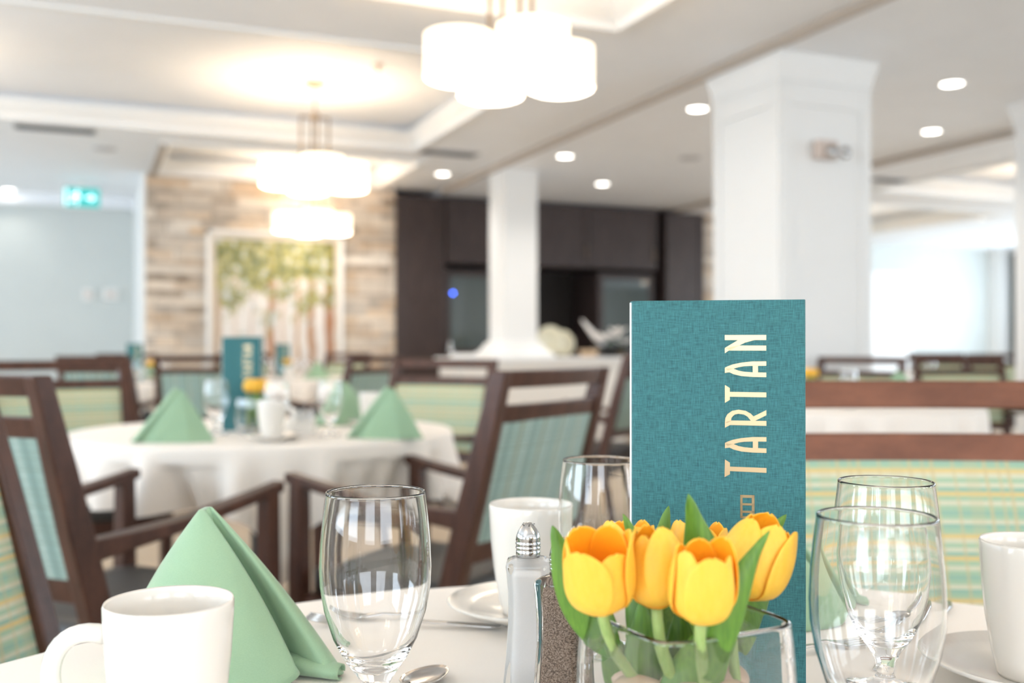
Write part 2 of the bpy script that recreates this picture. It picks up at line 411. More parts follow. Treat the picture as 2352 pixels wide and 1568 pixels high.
# door in the far right of the back wall
dx0, dx1 = WX(2012, WB-.05), WX(2084, WB-.05)
d = struct(link('door_1', B(dx0, dx1, WB-.05, WB, 0, 2.15), M['trim'], bevel=.004))
bm = bmesh.new()
for p in ((dx0-.09, dx0, 0, 2.24), (dx1, dx1+.09, 0, 2.24), (dx0, dx1, 2.15, 2.24)): box(bm, p[0], p[1], WB-.07, WB, p[2], p[3])
link('door_frame', bm, M['trim'], d)
bm = bmesh.new()
for z0, z1 in ((.2, .95), (1.1, 1.95)): box(bm, dx0+.12, dx1-.12, WB-.058, WB-.05, z0, z1)
link('door_panel', bm, M['trim'], d)
link('door_handle', tube(bmesh.new(), [(dx1-.07, WB-.05, 1.02), (dx1-.07, WB-.10, 1.02), (dx1-.18, WB-.10, 1.02)], .01), M['steel'], d, smooth=True)
# curtain and white side board by the far right window
c0 = CW(0, 0)
bm = bmesh.new(); pts = []
for i in range(61):
    y = 11.8 + .7*i/60; pts.append((WR-.14+.035*math.sin(i*1.25), y))
loft(bm, [[(x, y, z) for x, y in pts] for z in (.05, 1.3, 2.6)], cap=False, closed=False)
tag(link('curtain', bm, M['curtain'], smooth=True, solid=.006), 'dark grey-green curtain hanging at the far right window', 'curtain')
trim(B(WR-.35, WR, 12.55, WB, 0, ZC-.09))

# ------------------------------------------------------------------ columns
def column(name, label, x0, y0, w_, d_, z0, z1, base=None, cap=True):
    t = thing(name, label, 'column', (x0+w_/2, y0+d_/2, z0)); hx, hy, H = w_/2, d_/2, z1-z0
    link('shaft', B(-hx, hx, -hy, hy, 0, H), M['column'], t)
    if cap:
        bm = bmesh.new()
        loft(bm, [[(sx*(hx+o), sy*(hy+o), z) for sx, sy in ((-1, -1), (1, -1), (1, 1), (-1, 1))] for o, z in ((.002, H-.17), (.012, H-.16), (.015, H-.11), (.034, H-.05), (.038, H-.001))])
        link('capital', bm, M['column'], t)
        bm = bmesh.new(); s = .075; q = .022     # raised stiles leaving a sunk panel on each face
        for sy in (-1, 1):
            y0_, y1_ = (-hy-.014, -hy) if sy < 0 else (hy, hy+.014)
            for a, b, c1, c2 in ((-hx, -hx+s, 0, H-.17), (hx-s, hx, 0, H-.17), (-hx+s, hx-s, H-.30, H-.17), (-hx+s, hx-s, 0, .25)): box(bm, a, b, y0_, y1_, c1, c2)
            x0_, x1_ = (-hx-.014, -hx) if sy < 0 else (hx, hx+.014)
            for a, b, c1, c2 in ((-hy, -hy+s, 0, H-.17), (hy-s, hy, 0, H-.17), (-hy+s, hy-s, H-.30, H-.17), (-hy+s, hy-s, 0, .25)): box(bm, x0_, x1_, a, b, c1, c2)
        link('panel_frame', bm, M['column'], t, bevel=.004)
    if base:
        bm = bmesh.new()
        loft(bm, [[(sx*(hx+o), sy*(hy+o), z) for sx, sy in ((-1, -1), (1, -1), (1, 1), (-1, 1))] for o, z in ((.13, 0), (.13, .03), (.11, .04), (.07, .075), (.03, .14), (.002, .16))])
        link('base_moulding', bm, M['column'], t)
    return t
CX0, CY0 = 3.665, 4.77
column('column', 'wide white square column with sunk panels, right of the picture centre', CX0, CY0, .65, .66, 0, ZC-.045)
column('column', 'slim white square column with flared foot standing on the half wall', 3.66, 8.93, .34, .40, .925, ZC-.045, base=True, cap=False)
column('column', 'white square column at the right edge of the room view', WX(2335, 5.17), 4.57, .60, .60, 0, ZC-.045)
hx0, hx1 = WX(1062, 8.8), WX(1436, 8.8)
t = thing('half_wall', 'cream half wall with a flat cap below the slim white column', 'half wall', (hx0, 8.80, 0))
link('body', B(0, hx1-hx0, 0, .66, 0, .885), M['wallc'], t)
link('cap', B(-.04, hx1-hx0+.04, -.04, .70, .885, .925), M['column'], t, bevel=.006)
# emergency lamp box on the wide column
p = Vector((WX(1893, CY0), CY0, WZ(1893, 350, CY0)))
t = thing('emergency_light', 'beige emergency light box with two lamp heads on the wide column', 'emergency light', (p.x, p.y-.014, p.z))
link('body', B(-.095, .045, -.06, 0, -.05, .06), M['beigeplastic'], t, bevel=.008)
for dx in (-.02, .075):
    bm = bmesh.new(); lathe(bm, [(0, 0), (.022, 0), (.036, .03), (.036, .036), (0, .036)], 20)
    bmesh.ops.transform(bm, matrix=Matrix.Translation((dx, -.05, -.01)) @ Matrix.Rotation(PI/2, 4, 'X'), verts=bm.verts)
    link('lamp_head', bm, M['steel'], t, smooth=True)

# ------------------------------------------------------------------ buffet cabinetry
KY = 10.67
def kx(px): return WX(px, KY)
def kz(px, py): return WZ(px, py, KY)
KT = ZC-.075
def cabinet(name, label, x0, x1, y0, y1, z0, z1, doors):
    t = thing(name, label, 'cabinet', ((x0+x1)/2, y0, z0)); X = (x1-x0)/2; H = z1-z0; D = y1-y0
    link('body', B(-X, X, .02, D, 0, H), M['cab'], t, bevel=.003)
    for a, b, q0, q1, kind in doors:      # fractions of the width and height
        ax, bx_ = -X+2*X*a+.006, -X+2*X*b-.006; c0_, c1_ = H*q0+.006, H*q1-.006; s = .07
        bm = bmesh.new()
        for r in ((ax, ax+s, c0_, c1_), (bx_-s, bx_, c0_, c1_), (ax+s, bx_-s, c0_, c0_+s), (ax+s, bx_-s, c1_-s, c1_)): box(bm, r[0], r[1], -.002, .02, r[2], r[3])
        dd = link('door', bm, M['cab'], t, bevel=.003)
        link('door_glass' if kind == 'glass' else 'door_panel', B(ax+s, bx_-s, .010, .018, c0_+s, c1_-s), M['cabglass'] if kind == 'glass' else M['cab'], dd)
        if kind != 'panel':
            link('handle', tube(bmesh.new(), [(bx_-.035, -.012, c0_+.10), (bx_-.035, -.012, c0_+.26)], .006), M['nickel'], dd, smooth=True)
    return t
u0 = kz(1270, 612)
cabinet('tall_cabinet', 'tall dark wood end panel beside the stone wall', XS1, kx(1022), KY, 11.49, 0, KT, [(0, 1, .0, 1, 'panel')])
cabinet('upper_cabinet', 'long dark wood upper cabinet over the buffet alcove', kx(1026), kx(1510), KY, 11.45, u0, KT, [(0, .30, 0, 1, 'wood'), (.30, .66, 0, 1, 'wood'), (.66, 1, 0, 1, 'wood')])
cabinet('tall_cabinet', 'tall dark wood end panel right of the buffet alcove', kx(1530), XK1-.004, KY, 11.49, 0, KT, [(0, 1, .0, 1, 'panel')])
CT = .93
cabinet('glass_door_cabinet', 'dark cabinet with grey glass door and blue light, left in the alcove', kx(1026), kx(1190), KY+.1, 11.45, CT, u0-.06, [(0, .98, 0, 1, 'glass')])
cabinet('glass_door_cabinet', 'dark cabinet with reflecting glass door, right in the alcove', kx(1382), kx(1512), KY+.1, 11.45, CT, u0-.04, [(0, 1, 0, 1, 'glass')])
n = 6; cabinet('base_cabinet', 'run of dark wood base cabinets under the buffet counter', kx(1026), kx(1512), KY-.02, 11.45, 0, .89, [(i/n, (i+1)/n, .0, 1, 'wood') for i in range(n)])
tag(link('countertop', B(kx(1026), kx(1512), KY-.06, 11.48, .89, CT), plain('brown_stone_counter', (.22, .14, .10), .25).m, bevel=.004), 'brown buffet countertop under the glass-door cabinets', 'countertop')
t = thing('coffee_machine_light', 'small round blue indicator light on the left glass-door cabinet', 'indicator light', (kx(1046), KY+.085, kz(1046, 672)))
bm = bmesh.new(); lathe(bm, [(0, 0), (.013, 0), (.013, .008), (0, .010)], 16); bmesh.ops.transform(bm, matrix=Matrix.Rotation(PI/2, 4, 'X'), verts=bm.verts)
link('lens', bm, M['led'], t, smooth=True)
t.name = 'indicator_light'
# things on the half wall and the buffet counter
HC = .925
def on(px, y, z): return Vector((WX(px, y), y, z))
for px, y, r, lab in ((1262, 9.16, .155, 'round cream plate standing on edge, behind the slim column'), (1290, 9.33, .135, 'round tan plate on edge, half behind the cream plate')):
    t = thing('display_plate', lab, 'plate', on(px, y, HC))
    bm = bmesh.new(); lathe(bm, [(0, 0), (r*.55, .004), (r*.6, .010), (r, .026), (r, .032), (r*.6, .017), (r*.55, .011), (0, .008)], 36)
    bmesh.ops.transform(bm, matrix=Matrix.Translation((0, 0, r)) @ Matrix.Rotation(PI/2-.12, 4, 'X'), verts=bm.verts)
    link('plate', bm, M['plate'], t, smooth=True)
    link('stand', B(-.04, .04, -.01, .08, 0, .02), M['cab'], t)
p = on(1402, 9.12, HC)
tag(link('flower_bowl', lathe(bmesh.new(), [(0, 0), (.07, 0), (.10, .03), (.19, .10), (.20, .11), (.185, .105), (.09, .035), (0, .02)], 32), M['blackbowl'], smooth=True), 'low black bowl of white flowers on the half wall', 'bowl').location = p
def silk_flower(loc, s, label):
    t = thing('silk_flower', label, 'flower', loc, group='white flowers in the black bowl')
    bm = bmesh.new()
    for k in range(6):
        a = k*PI/3; secs = []
        for i in range(5):
            u = i/4; r = s*(.15+.85*u); wd = s*.42*math.sin(PI*(u*.85+.08)); z = s*(.5*u**1.5)
            secs.append([(r*math.cos(a)-q*wd*math.sin(a), r*math.sin(a)+q*wd*math.cos(a), z+abs(q)*s*.1+.05) for q in (-1, -.5, 0, .5, 1)])
        loft(bm, secs, cap=False, closed=False)
    link('petals', bm, M['petalw'], t, smooth=True, solid=.003)
    link('stem', tube(bmesh.new(), [(0, 0, .06), (0, 0, -.06)], .004, 6), M['stem'], t)
for dx, dz, s, lab in ((-.10, .10, .11, 'white flower leaning out left over the black bowl'), (-.02, .12, .13, 'big white flower in the middle of the black bowl'), (.08, .19, .10, 'tallest white flower, right side of the black bowl'), (.13, .08, .10, 'white flower lowest on the right of the black bowl')):
    silk_flower(p+Vector((dx, -.02, dz)), s, lab)
bm = bmesh.new()
secs = [[(p.x-.09-.02*i-.012*i*i*.3+q*.045*math.sin(PI*(i+.6)/7), p.y-.03, p.z+.10+.022*i+.004*i*i) for q in (-1, 0, 1)] for i in range(7)]
loft(bm, secs, cap=False, closed=False)
tag(link('dried_leaf', bm, M['petalw'], smooth=True, solid=.004), 'pale curved dried leaf arching left out of the black bowl', 'leaf')
t = thing('wicker_basket', 'small orange-tan basket on the half wall left of the flower bowl', 'basket', on(1352, 8.95, HC))
link('basket_body', lathe(bmesh.new(), [(0, 0), (.07, 0), (.10, .07), (.105, .075), (.095, .07), (.065, .01), (0, .008)], 24), M['wicker'], t, smooth=True)
t = thing('folded_cloth', 'folded white cloth on the half wall by the slim column', 'cloth', Vector((hx0+.10, 9.05, .925)))
link('cloth', B(-.10, .14, -.10, .1, 0, .035), M['paper'], t, bevel=.01)
p = on(1033, 10.72, CT)
tag(link('carafe', lathe(bmesh.new(), [(0, 0), (.035, 0), (.04, .06), (.022, .12), (.018, .16), (.024, .17), (.020, .168), (.014, .12), (.034, .06), (.03, .01), (0, .008)], 24), M['steel'], smooth=True), 'small bright metal carafe at the left end of the counter', 'carafe').location = p
# right glass door reflects the room by itself; no cups are placed inside
for px, col, lab in ((1405, 'plastic', 'pale cup behind the right glass door, left one'),):
    pass

# ------------------------------------------------------------------ painting
px0, px1 = WX(474, YS-.04), WX(788, YS-.04); zt = WZ(630, 532, YS-.04); zb = zt-1.62
t = thing('framed_print', 'large white-framed print of slim trees on the stone wall', 'picture', ((px0+px1)/2, YS-.045, (zt+zb)/2)); hw = (px1-px0)/2; hh_ = (zt-zb)/2
bm = bmesh.new()
for r in ((-hw, -hw+.035, -hh_, hh_), (hw-.035, hw, -hh_, hh_), (-hw, hw, hh_-.035, hh_), (-hw, hw, -hh_, -hh_+.035)): box(bm, r[0], r[1], -.015, .042, r[2], r[3])
link('frame', bm, M['trim'], t)
link('mat_board', B(-hw+.035, hw-.035, .012, .03, -hh_+.035, hh_-.035), paint('warm_mat_board', (.74, .66, .57)), t)
link('print', B(-hw+.09, hw-.09, .004, .012, -hh_+.09, hh_-.09), M['print'], t)

# ------------------------------------------------------------------ exit sign, switches
p = CP(187, 453, 10.7)
t = thing('exit_sign', 'green and white running-man exit sign hung from the hallway ceiling', 'sign', p)
W2, H2 = .175, .10
link('housing', B(-W2-.012, W2+.012, 0, .04, -H2-.012, H2+.012), M['plastic'], t, bevel=.004)
link('green_panel', B(-W2, W2, -.004, 0, -H2, H2), M['exitgreen'], t)
link('bracket', B(-.03, .03, .01, .03, H2, ZC-.002-p.z), M['plastic'], t)
bm = bmesh.new(); fm = lambda u, v_, h: (u, -.005-h, v_)
box(bm, -W2+.012, -W2+.03, -.006, -.0045, -H2+.01, H2-.01)
link('doorway_mark', bm, M['exitwhite'], t)
bm = bmesh.new()
for poly in ([(-.085, .02), (-.055, .045), (-.03, .01), (-.05, -.02), (-.075, -.01)], [(-.06, -.01), (-.03, -.04), (-.045, -.085), (-.06, -.085), (-.05, -.045), (-.08, -.02)], [(-.075, -.01), (-.095, -.05), (-.13, -.055), (-.13, -.04), (-.105, -.035), (-.09, .0)], [(-.06, .045), (-.02, .02), (-.005, .0), (-.015, -.01), (-.03, .005), (-.065, .025)], [(-.085, .035), (-.115, .02), (-.12, -.01), (-.108, -.01), (-.10, .012), (-.08, .02)], [(-.05, .05), (-.03, .055), (-.025, .072), (-.04, .082), (-.055, .07)]):
    prism(bm, poly, lambda u, v_, h: (u, -.0062-h, v_), .001)
link('running_figure', bm, M['exitwhite'], t)
bm = bmesh.new()
for poly in ([(.03, -.012), (.09, -.012), (.09, .012), (.03, .012)], [(.085, -.045), (.14, 0), (.085, .045)]): prism(bm, poly, lambda u, v_, h: (u, -.0045-h, v_), .001)
link('arrow', bm, M['exitwhite'], t)
for px, s, lab in ((202, .06, 'narrow white wall switch plate left of the round thermostat'), (254, .085, 'wide white thermostat on the grey-green hallway wall')):
    q = Vector((WX(px, WB), WB, WZ(px, 676, WB)))
    t = thing('thermostat' if s > .07 else 'light_switch', lab, 'thermostat' if s > .07 else 'switch', q)
    link('plate', B(-s, s, -.03, 0, -.07, .07), M['plastic'], t, bevel=.008)
    link('button', B(-s*.4, s*.4, -.038, -.03, -.03, .03), M['beigeplastic'], t, bevel=.003)

# ------------------------------------------------------------------ ceiling fittings
def downlight_base():
    t = thing('recessed_light', '', 'ceiling light', (0, 0, 0))
    bm = bmesh.new(); lathe(bm, [(.068, -.001), (.088, -.001), (.09, -.006), (.072, -.010), (.066, -.004), (.068, -.001)], 28)
    link('trim_ring', bm, M['trim'], t, smooth=True)
    link('lens', lathe(bmesh.new(), [(0, -.006), (.067, -.004), (.067, -.001), (0, -.001)], 28), M['bulb'], t, smooth=True)
    return t
DL = [(1603, 248, 'recessed ceiling light just left of the wide column'), (1298, 357, 'recessed ceiling light right of the slim column, nearer one'), (1384, 421, 'recessed ceiling light nearest above the dark cabinets'), (1017, 398, 'recessed ceiling light above the cabinet left of the slim column'),
      (2188, 190, 'recessed ceiling light right of the wide column, larger one'), (2141, 300, 'recessed ceiling light right of the wide column, second in its row'), (2038, 530, 'small far recessed light beside the wide column'), (2248, 500, 'small far recessed light near the right edge'), (18, 435, 'recessed ceiling light at the left edge over the hallway')]
dl0 = None
for px, py, lab in DL:
    for z in (ZC, ZC-.045, ZC-.09):
        q = ONZ(px, py, z)
        if abs(ceil_h(q.x, q.y)-z) < .001: break
    q.z = ceil_h(q.x, q.y)
    if dl0 is None: dl0 = downlight_base(); dl0['label'] = lab; dl0['group'] = 'recessed ceiling lights'; dl0.location = q
    else: dup(dl0, q, 0, lab)
    ld = bpy.data.lights.new('downlight', 'SPOT'); ld.energy = 7 if px < 100 else 50; ld.color = (1, .95, .88); ld.spot_size = 2.3; ld.spot_blend = 1; ld.shadow_soft_size = .06
    lo = bpy.data.objects.new('downlight', ld); lo.location = q - Vector((0, 0, .03)); COL.objects.link(lo)
def vent(q, w_, d_, lab):
    t = thing('ceiling_vent', lab, 'vent', q)
    bm = bmesh.new()
    for r in ((-w_, w_, -d_, -d_+.02), (-w_, w_, d_-.02, d_), (-w_, -w_+.02, -d_+.02, d_-.02), (w_-.02, w_, -d_+.02, d_-.02)): box(bm, *r, -.012, -.0005)
    link('frame', bm, plain('grey_vent_frame', (.40, .41, .42), .5).m, t)
    bm = bmesh.new(); n_ = 5
    for i in range(n_):
        y = -d_+.03+(2*d_-.06)*i/(n_-1); box(bm, -w_+.02, w_-.02, y-.004, y+.004, -.010, -.003)
    link('louvres', bm, M['vent'], t)
    link('backing', B(-w_+.02, w_-.02, -d_+.02, d_-.02, -.003, -.0005), M['vent'], t)
def onceil(px, py):
    for z in (ZC, ZC-.045, ZC-.09):
        q = ONZ(px, py, z)
        if abs(ceil_h(q.x, q.y)-z) < .001: q.z = z; return q
    q.z = ceil_h(q.x, q.y); return q
q = onceil(125, 287); vent(Vector((q.x, 8.85, ZC)), .30, .10, 'long grey ceiling vent at the left, under the tray edge')
q = onceil(1030, 348); vent(Vector((q.x, 8.6, ZC)), .28, .10, 'grey ceiling vent just left of the slim column')
q = onceil(2040, 412); vent(q, .2, .09, 'small dark ceiling vent right of the wide column')
for px, py, lab in ((240, 341, 'faint round ceiling speaker left of the stone wall'), (1585, 362, 'faint round ceiling speaker near the wide column')):
    q = onceil(px, py)
    tag(link('ceiling_speaker', lathe(bmesh.new(), [(0, -.008), (.09, -.008), (.1, -.001), (0, -.001)], 28), plain('pale_grey_grille', (.55, .56, .58), .6).m, smooth=False), lab, 'speaker').location = q
q = CP(868, 133, 6.9); q.z = ZC+TR
t = thing('sprinkler_head', 'tiny sprinkler head in the middle ceiling tray', 'sprinkler', q)
link('body', lathe(bmesh.new(), [(0, -.001), (.04, -.001), (.04, -.006), (.012, -.008), (.012, -.04), (.02, -.042), (0, -.045)], 16), M['beigeplastic'], t)

# ------------------------------------------------------------------ chandeliers
def chandelier(loc, top, lab):
    t = thing('chandelier', lab, 'chandelier', loc, group='drum shade chandeliers'); zb = loc[2]
    H = top-zb
    link('canopy', lathe(bmesh.new(), [(0, H), (.075, H), (.075, H-.015), (.06, H-.025), (0, H-.025)], 28), M['nickel'], t, smooth=False)
    link('stem', tube(bmesh.new(), [(0, 0, H-.02), (0, 0, .53)], .006), M['nickel'], t)
    link('hub', lathe(bmesh.new(), [(0, .56), (.02, .56), (.03, .53), (.03, .51), (0, .51)], 20), M['nickel'], t)
    bm = bmesh.new(); g = .10
    box(bm, -g-.008, g+.008, -.008, .008, .515, .53); box(bm, -.008, .008, -g-.008, g+.008, .515, .53)
    for sx, sy in ((1, 0), (-1, 0), (0, 1), (0, -1)): box(bm, sx*g-.008, sx*g+.008, sy*g-.008, sy*g+.008, .225, .52)
    link('rod_frame', bm, M['nickel'], t)
    bm = bmesh.new(); box(bm, -.26, .26, -.009, .009, .213, .228); box(bm, -.009, .009, -.26, .26, .2131, .2281)
    link('cross_arm', bm, M['nickel'], t)
    for sx, sy in ((1, 0), (-1, 0), (0, 1), (0, -1)):
        cx, cy = sx*.24, sy*.24; r = .152
        sh = link('shade', lathe(bmesh.new(), [(r, .02), (r, .20), (r-.003, .20), (r-.003, .02), (r, .02)], 40, (cx, cy, 0)), M['shade'], t, smooth=True)
        link('diffuser', lathe(bmesh.new(), [(0, 0), (r*.8, .002), (r-.006, .012), (r-.006, .018), (0, .016)], 32, (cx, cy, 0)), M['diffuser'], sh, smooth=True)
        link('socket', lathe(bmesh.new(), [(0, .225), (.014, .225), (.014, .15), (0, .15)], 12, (cx, cy, 0)), M['nickel'], sh)
        ld = bpy.data.lights.new('shade_lamp', 'POINT'); ld.energy = 4.0; ld.color = (1, .86, .68); ld.shadow_soft_size = .03
        lo = bpy.data.objects.new('shade_lamp', ld); COL.objects.link(lo); lo.location = (loc[0]+cx, loc[1]+cy, loc[2]+.10)
    return t
ZB = 2.165
chandelier((1.72, 4.125, ZB), ZC+TR, 'nearest chandelier of four lit drum shades, top centre')
chandelier((1.52, 7.353, ZB), ZC+TR, 'second chandelier of lit drum shades, hanging from the middle tray')
chandelier((2.08, 10.16, ZB), ZC+TR, 'farthest chandelier, low in front of the stone wall')
for x, y, lab in ((-1.55, 4.1, 'added unseen chandelier in the near tray beyond the left edge'), (1.72, -.6, 'added unseen chandelier in the tray behind the viewpoint, right one'), (-1.55, -.6, 'added unseen chandelier in the tray behind the viewpoint, left one'), (-1.55, 7.3, 'chandelier in the middle tray beyond the left edge'), (8.8, 7.0, 'chandelier in the right room tray, nearer one'), (8.7, 10.5, 'chandelier in the right room tray, farther one')):  # near-tray and rear-tray ones here are unseen, added to light table and ceiling
    chandelier((x, y, ZB-(.0 if x < BX else .09)), ZC+TR-(0 if x < BX else .09), lab)

# ================================================================== CHAIRS
PX = .245
def rail(bm, z0, z1, yf, bow, th=.022, x=PX, n=12):
    secs = []
    for i in range(n+1):
        u = -1+2*i/n; yy = -bow*(1-u*u)
        a, b = yf(z0)+yy, yf(z1)+yy
        secs.append([(u*x, a-th/2, z0), (u*x, a+th/2, z0), (u*x, b+th/2, z1), (u*x, b-th/2, z1)])
    loft(bm, secs); return bm
def postY(z): return -.25 - .27*(z-.45) if z > .45 else -.25 - .10*(.45-z)/.45
def make_chair(name, label, arms, mat='wood'):
    t = thing(name, label, 'chair')
    W_ = M['wood']; WH = M['woodh'] if mat == 'near' else M['wood']
    for s in (-1, 1):
        bm = bmesh.new(); secs = []
        for z, hw_, hd in ((0, .015, .018), (.25, .018, .022), (.45, .020, .028), (.67, .020, .028), (.80, .019, .025), (.966, .016, .019)):
            x, y = s*PX, postY(z); secs.append([(x-hw_, y-hd, z), (x+hw_, y-hd, z), (x+hw_, y+hd, z), (x-hw_, y+hd, z)])
        loft(bm, secs); link('back_post', bm, W_, t, bevel=.004)
        bm = bmesh.new(); top = .69 if arms else .44
        secs = [[(s*PX-a, .20-a, z), (s*PX+a, .20-a, z), (s*PX+a, .20+a, z), (s*PX-a, .20+a, z)] for z, a in ((0, .016), (.44, .021), (top, .019))]
        if not arms: secs.pop()
        loft(bm, secs); link('front_leg', bm, W_, t, bevel=.004)
        if arms:
            bm = bmesh.new(); secs = []
            for i in range(11):
                u = i/10; y = postY(.665)+.01 + (.235-postY(.665)-.01)*u; z = .652+.055*u-.014*math.sin(PI*u)
                hw_ = .019+.008*math.sin(PI*min(1, u*1.1)); th = .026-.004*math.sin(PI*u)+.020*(1-u)**3
                secs.append([(s*PX-hw_, y, z-th), (s*PX+hw_, y, z-th), (s*PX+hw_, y, z), (s*PX-hw_, y, z)])
            loft(bm, secs); link('arm', bm, W_, t, bevel=.005)
    link('top_rail', rail(bmesh.new(), .926, .966, postY, .022), WH, t, bevel=.004)
    link('middle_rail', rail(bmesh.new(), .848, .889, postY, .022), WH, t, bevel=.003)
    link('lower_rail', rail(bmesh.new(), .525, .575, postY, .012), W_, t, bevel=.003)
    def panel(off, th, bulge):
        bm = bmesh.new(); secs = []; n = 10
        for j in range(9):
            v_ = j/8; z = .573+(.851-.573)*v_; row = []
            for i in range(n+1):
                u = -1+2*i/n; bow = -(.012+.010*v_)*(1-u*u)
                row.append((u*(PX-.016), postY(z)+bow+off+bulge*(1-u**4)*(1-(2*v_-1)**4), z))
            for i in range(n, -1, -1):
                u = -1+2*i/n; bow = -(.012+.010*v_)*(1-u*u); row.append((u*(PX-.016), postY(z)+bow+off-th, z))
            secs.append(row)
        loft(bm, secs); return bm
    link('back_cushion', panel(.012, .012, .010), M['front_fabric'], t, smooth=False)
    link('rear_panel', panel(-.0005, .011, -.0), M['rear_fabric'], t)
    bm = bmesh.new(); secs = []
    for z, g in ((.405, .0), (.43, .004), (.462, .002), (.474, -.02), (.478, -.06)):
        secs.append([(x*(PX-.022+g)/.223, y, z) for x, y in [(q[0]*.223/.223, q[1]) for q in supersec(.223, 0, 8, 32, 0, .222+g)]])
    loft(bm, [[(x, y-.02, z) for x, y, z in s_] for s_ in secs]); link('seat', bm, M['seat'], t, smooth=True)
    bm = bmesh.new()
    for r in ((-PX, PX, .175, .20), (-PX, PX, -.265, -.24), (-PX-.012, -PX+.012, -.25, .2), (PX-.012, PX+.012, -.25, .2)): box(bm, *r, .35, .404)
    link('seat_frame', bm, W_, t, bevel=.003)
    return t
def place(root, X, Y, face, label, group, first=False):
    """face: heading of the sitter in the view's axes (0 = right, 90 = ahead)"""
    loc = CW(X, Y, 0); rz = ANG(face) - PI/2
    if first:
        root.location = loc; root.rotation_euler = (0, 0, rz); root['label'] = label; root['group'] = group; return root
    return dup(root, loc, rz, label, group)
G1, G2, G3 = 'chairs at the near table', 'armchairs round the middle table', 'chairs at the far tables'
side = make_chair('dining_chair', '', False, 'near'); arm = make_chair('dining_armchair', '', True)
def back_at(X, Y, face, z=.958):   # chair centre when the middle of its back at height z is at X, Y
    a = math.radians(face); return X - math.cos(a)*postY(z), Y - math.sin(a)*postY(z)
def post_at(X, Y, face, s, z=.665):
    """centre when the post on side s (-1 sitter's left, 1 right) is at X, Y"""
    a = math.radians(face); rx, ry = math.sin(a), -math.cos(a)
    x, y = X - rx*s*PX, Y - ry*s*PX; return x - math.cos(a)*postY(z), y - math.sin(a)*postY(z)
place(side, *back_at(.56, 1.50, -91), -91, 'plaid-backed wooden dining chair across the near table, right of the menu', G1, True)
place(side, *post_at(-.705, 1.47, -8, -1), -8, 'wooden chair with yellow and mint plaid back at the left edge', G1)
place(arm, *post_at(-.815, 1.90, 60, 1), 60, 'armchair with blue plaid back at the left, its arm reaching right', G2, True)
place(arm, *post_at(-.09, 2.25, 149, -1), 149, 'armchair seen from behind, tilted blue-green plaid back, centre of the picture', G2)
place(arm, *back_at(-1.80, 4.02, -54), -54, 'light-lit armchair behind the left side of the middle table', G2)
place(arm, *back_at(-.30, 4.5, 244), 244, 'armchair with pale green front, behind the right side of the middle table', G2)
for px, Y, f, lab in ((214, 6.6, 80, 'dark armchair back with plaid, farther behind at the left'), (450, 6.5, 95, 'dark armchair seen from behind beside the middle table menu'),
                      (862, 6.5, 150, 'small dark armchair with blue-grey rear panel left of the cabinets'), (800, 10.2, 245, 'small far armchair in front of the stone wall'),
                      (560, 10.1, 280, 'small far armchair under the tree print'), (1480, 5.6, 150, 'armchair mostly hidden behind the tall teal menu'),
                      (1978, 5.65, 222, 'armchair in front of the wide column, beyond the near chair'), (2200, 6.2, 262, 'armchair right of the wide column with pale fabric below its slot'),
                      (2150, 9.9, 265, 'far right armchair, left one of the farthest pair'), (2290, 9.0, 262, 'far right armchair, right one of the farthest pair'),
                      (292, 9.2, 285, 'far armchair behind the left table tulips')):
    X = (px-1176)/F*Y; place(arm, *back_at(X, Y, f), f, lab, G3)

# ================================================================== TABLES
def cloth(R, phase, pinch, seed, hmin=.17, hadd=.19):
    bm = bmesh.new(); n = 240; rnd = random.Random(seed)
    ks = [(rnd.randint(11, 34), rnd.random()*6.28, rnd.uniform(.25, 1)) for _ in range(6)]
    def fold(a):
        return sum(w_*math.sin(k*a+p) for k, p, w_ in ks)/2.2
    prof = [(0, None), (R*.3, None), (R*.6, None), (R*.85, None), (R-.02, None), (R-.006, -.0008), (R+.001, -.004), (R+.004, -.010)]
    rows = []
    for r, dz in prof:
        if r == 0: rows.append([bm.verts.new((0, 0, .752))]); continue
        rows.append([bm.verts.new((r*math.cos(2*PI*i/n), r*math.sin(2*PI*i/n), .752+(dz or 0))) for i in range(n)])
    K = 14
    for k in range(1, K+1):
        u = k/K; row = []
        for i in range(n):
            a = 2*PI*i/n; c4 = (.5+.5*math.cos(4*(a-phase)))**22
            L = hmin + hadd*c4; pz = 0
            for pa, pw, pd in pinch:
                d_ = (a-pa+PI) % (2*PI)-PI; pz += pd*math.exp(-(d_/pw)**2)
            r = R+.004+.012*u + (.075*fold(a))*u**1.1 - pz*u - .02*u*u + .05*c4*u*(1-.6*u)
            if L*u < .045: r = max(r, R+.003)
            row.append(bm.verts.new((r*math.cos(a), r*math.sin(a), .742-L*u)))
        rows.append(row)
    for a_, b_ in zip(rows, rows[1:]):
        for i in range(n):
            j = (i+1) % n
            if len(a_) == 1: bm.faces.new((a_[0], b_[i], b_[j]))
            else: bm.faces.new((a_[i], b_[i], b_[j], a_[j]))
    return bm
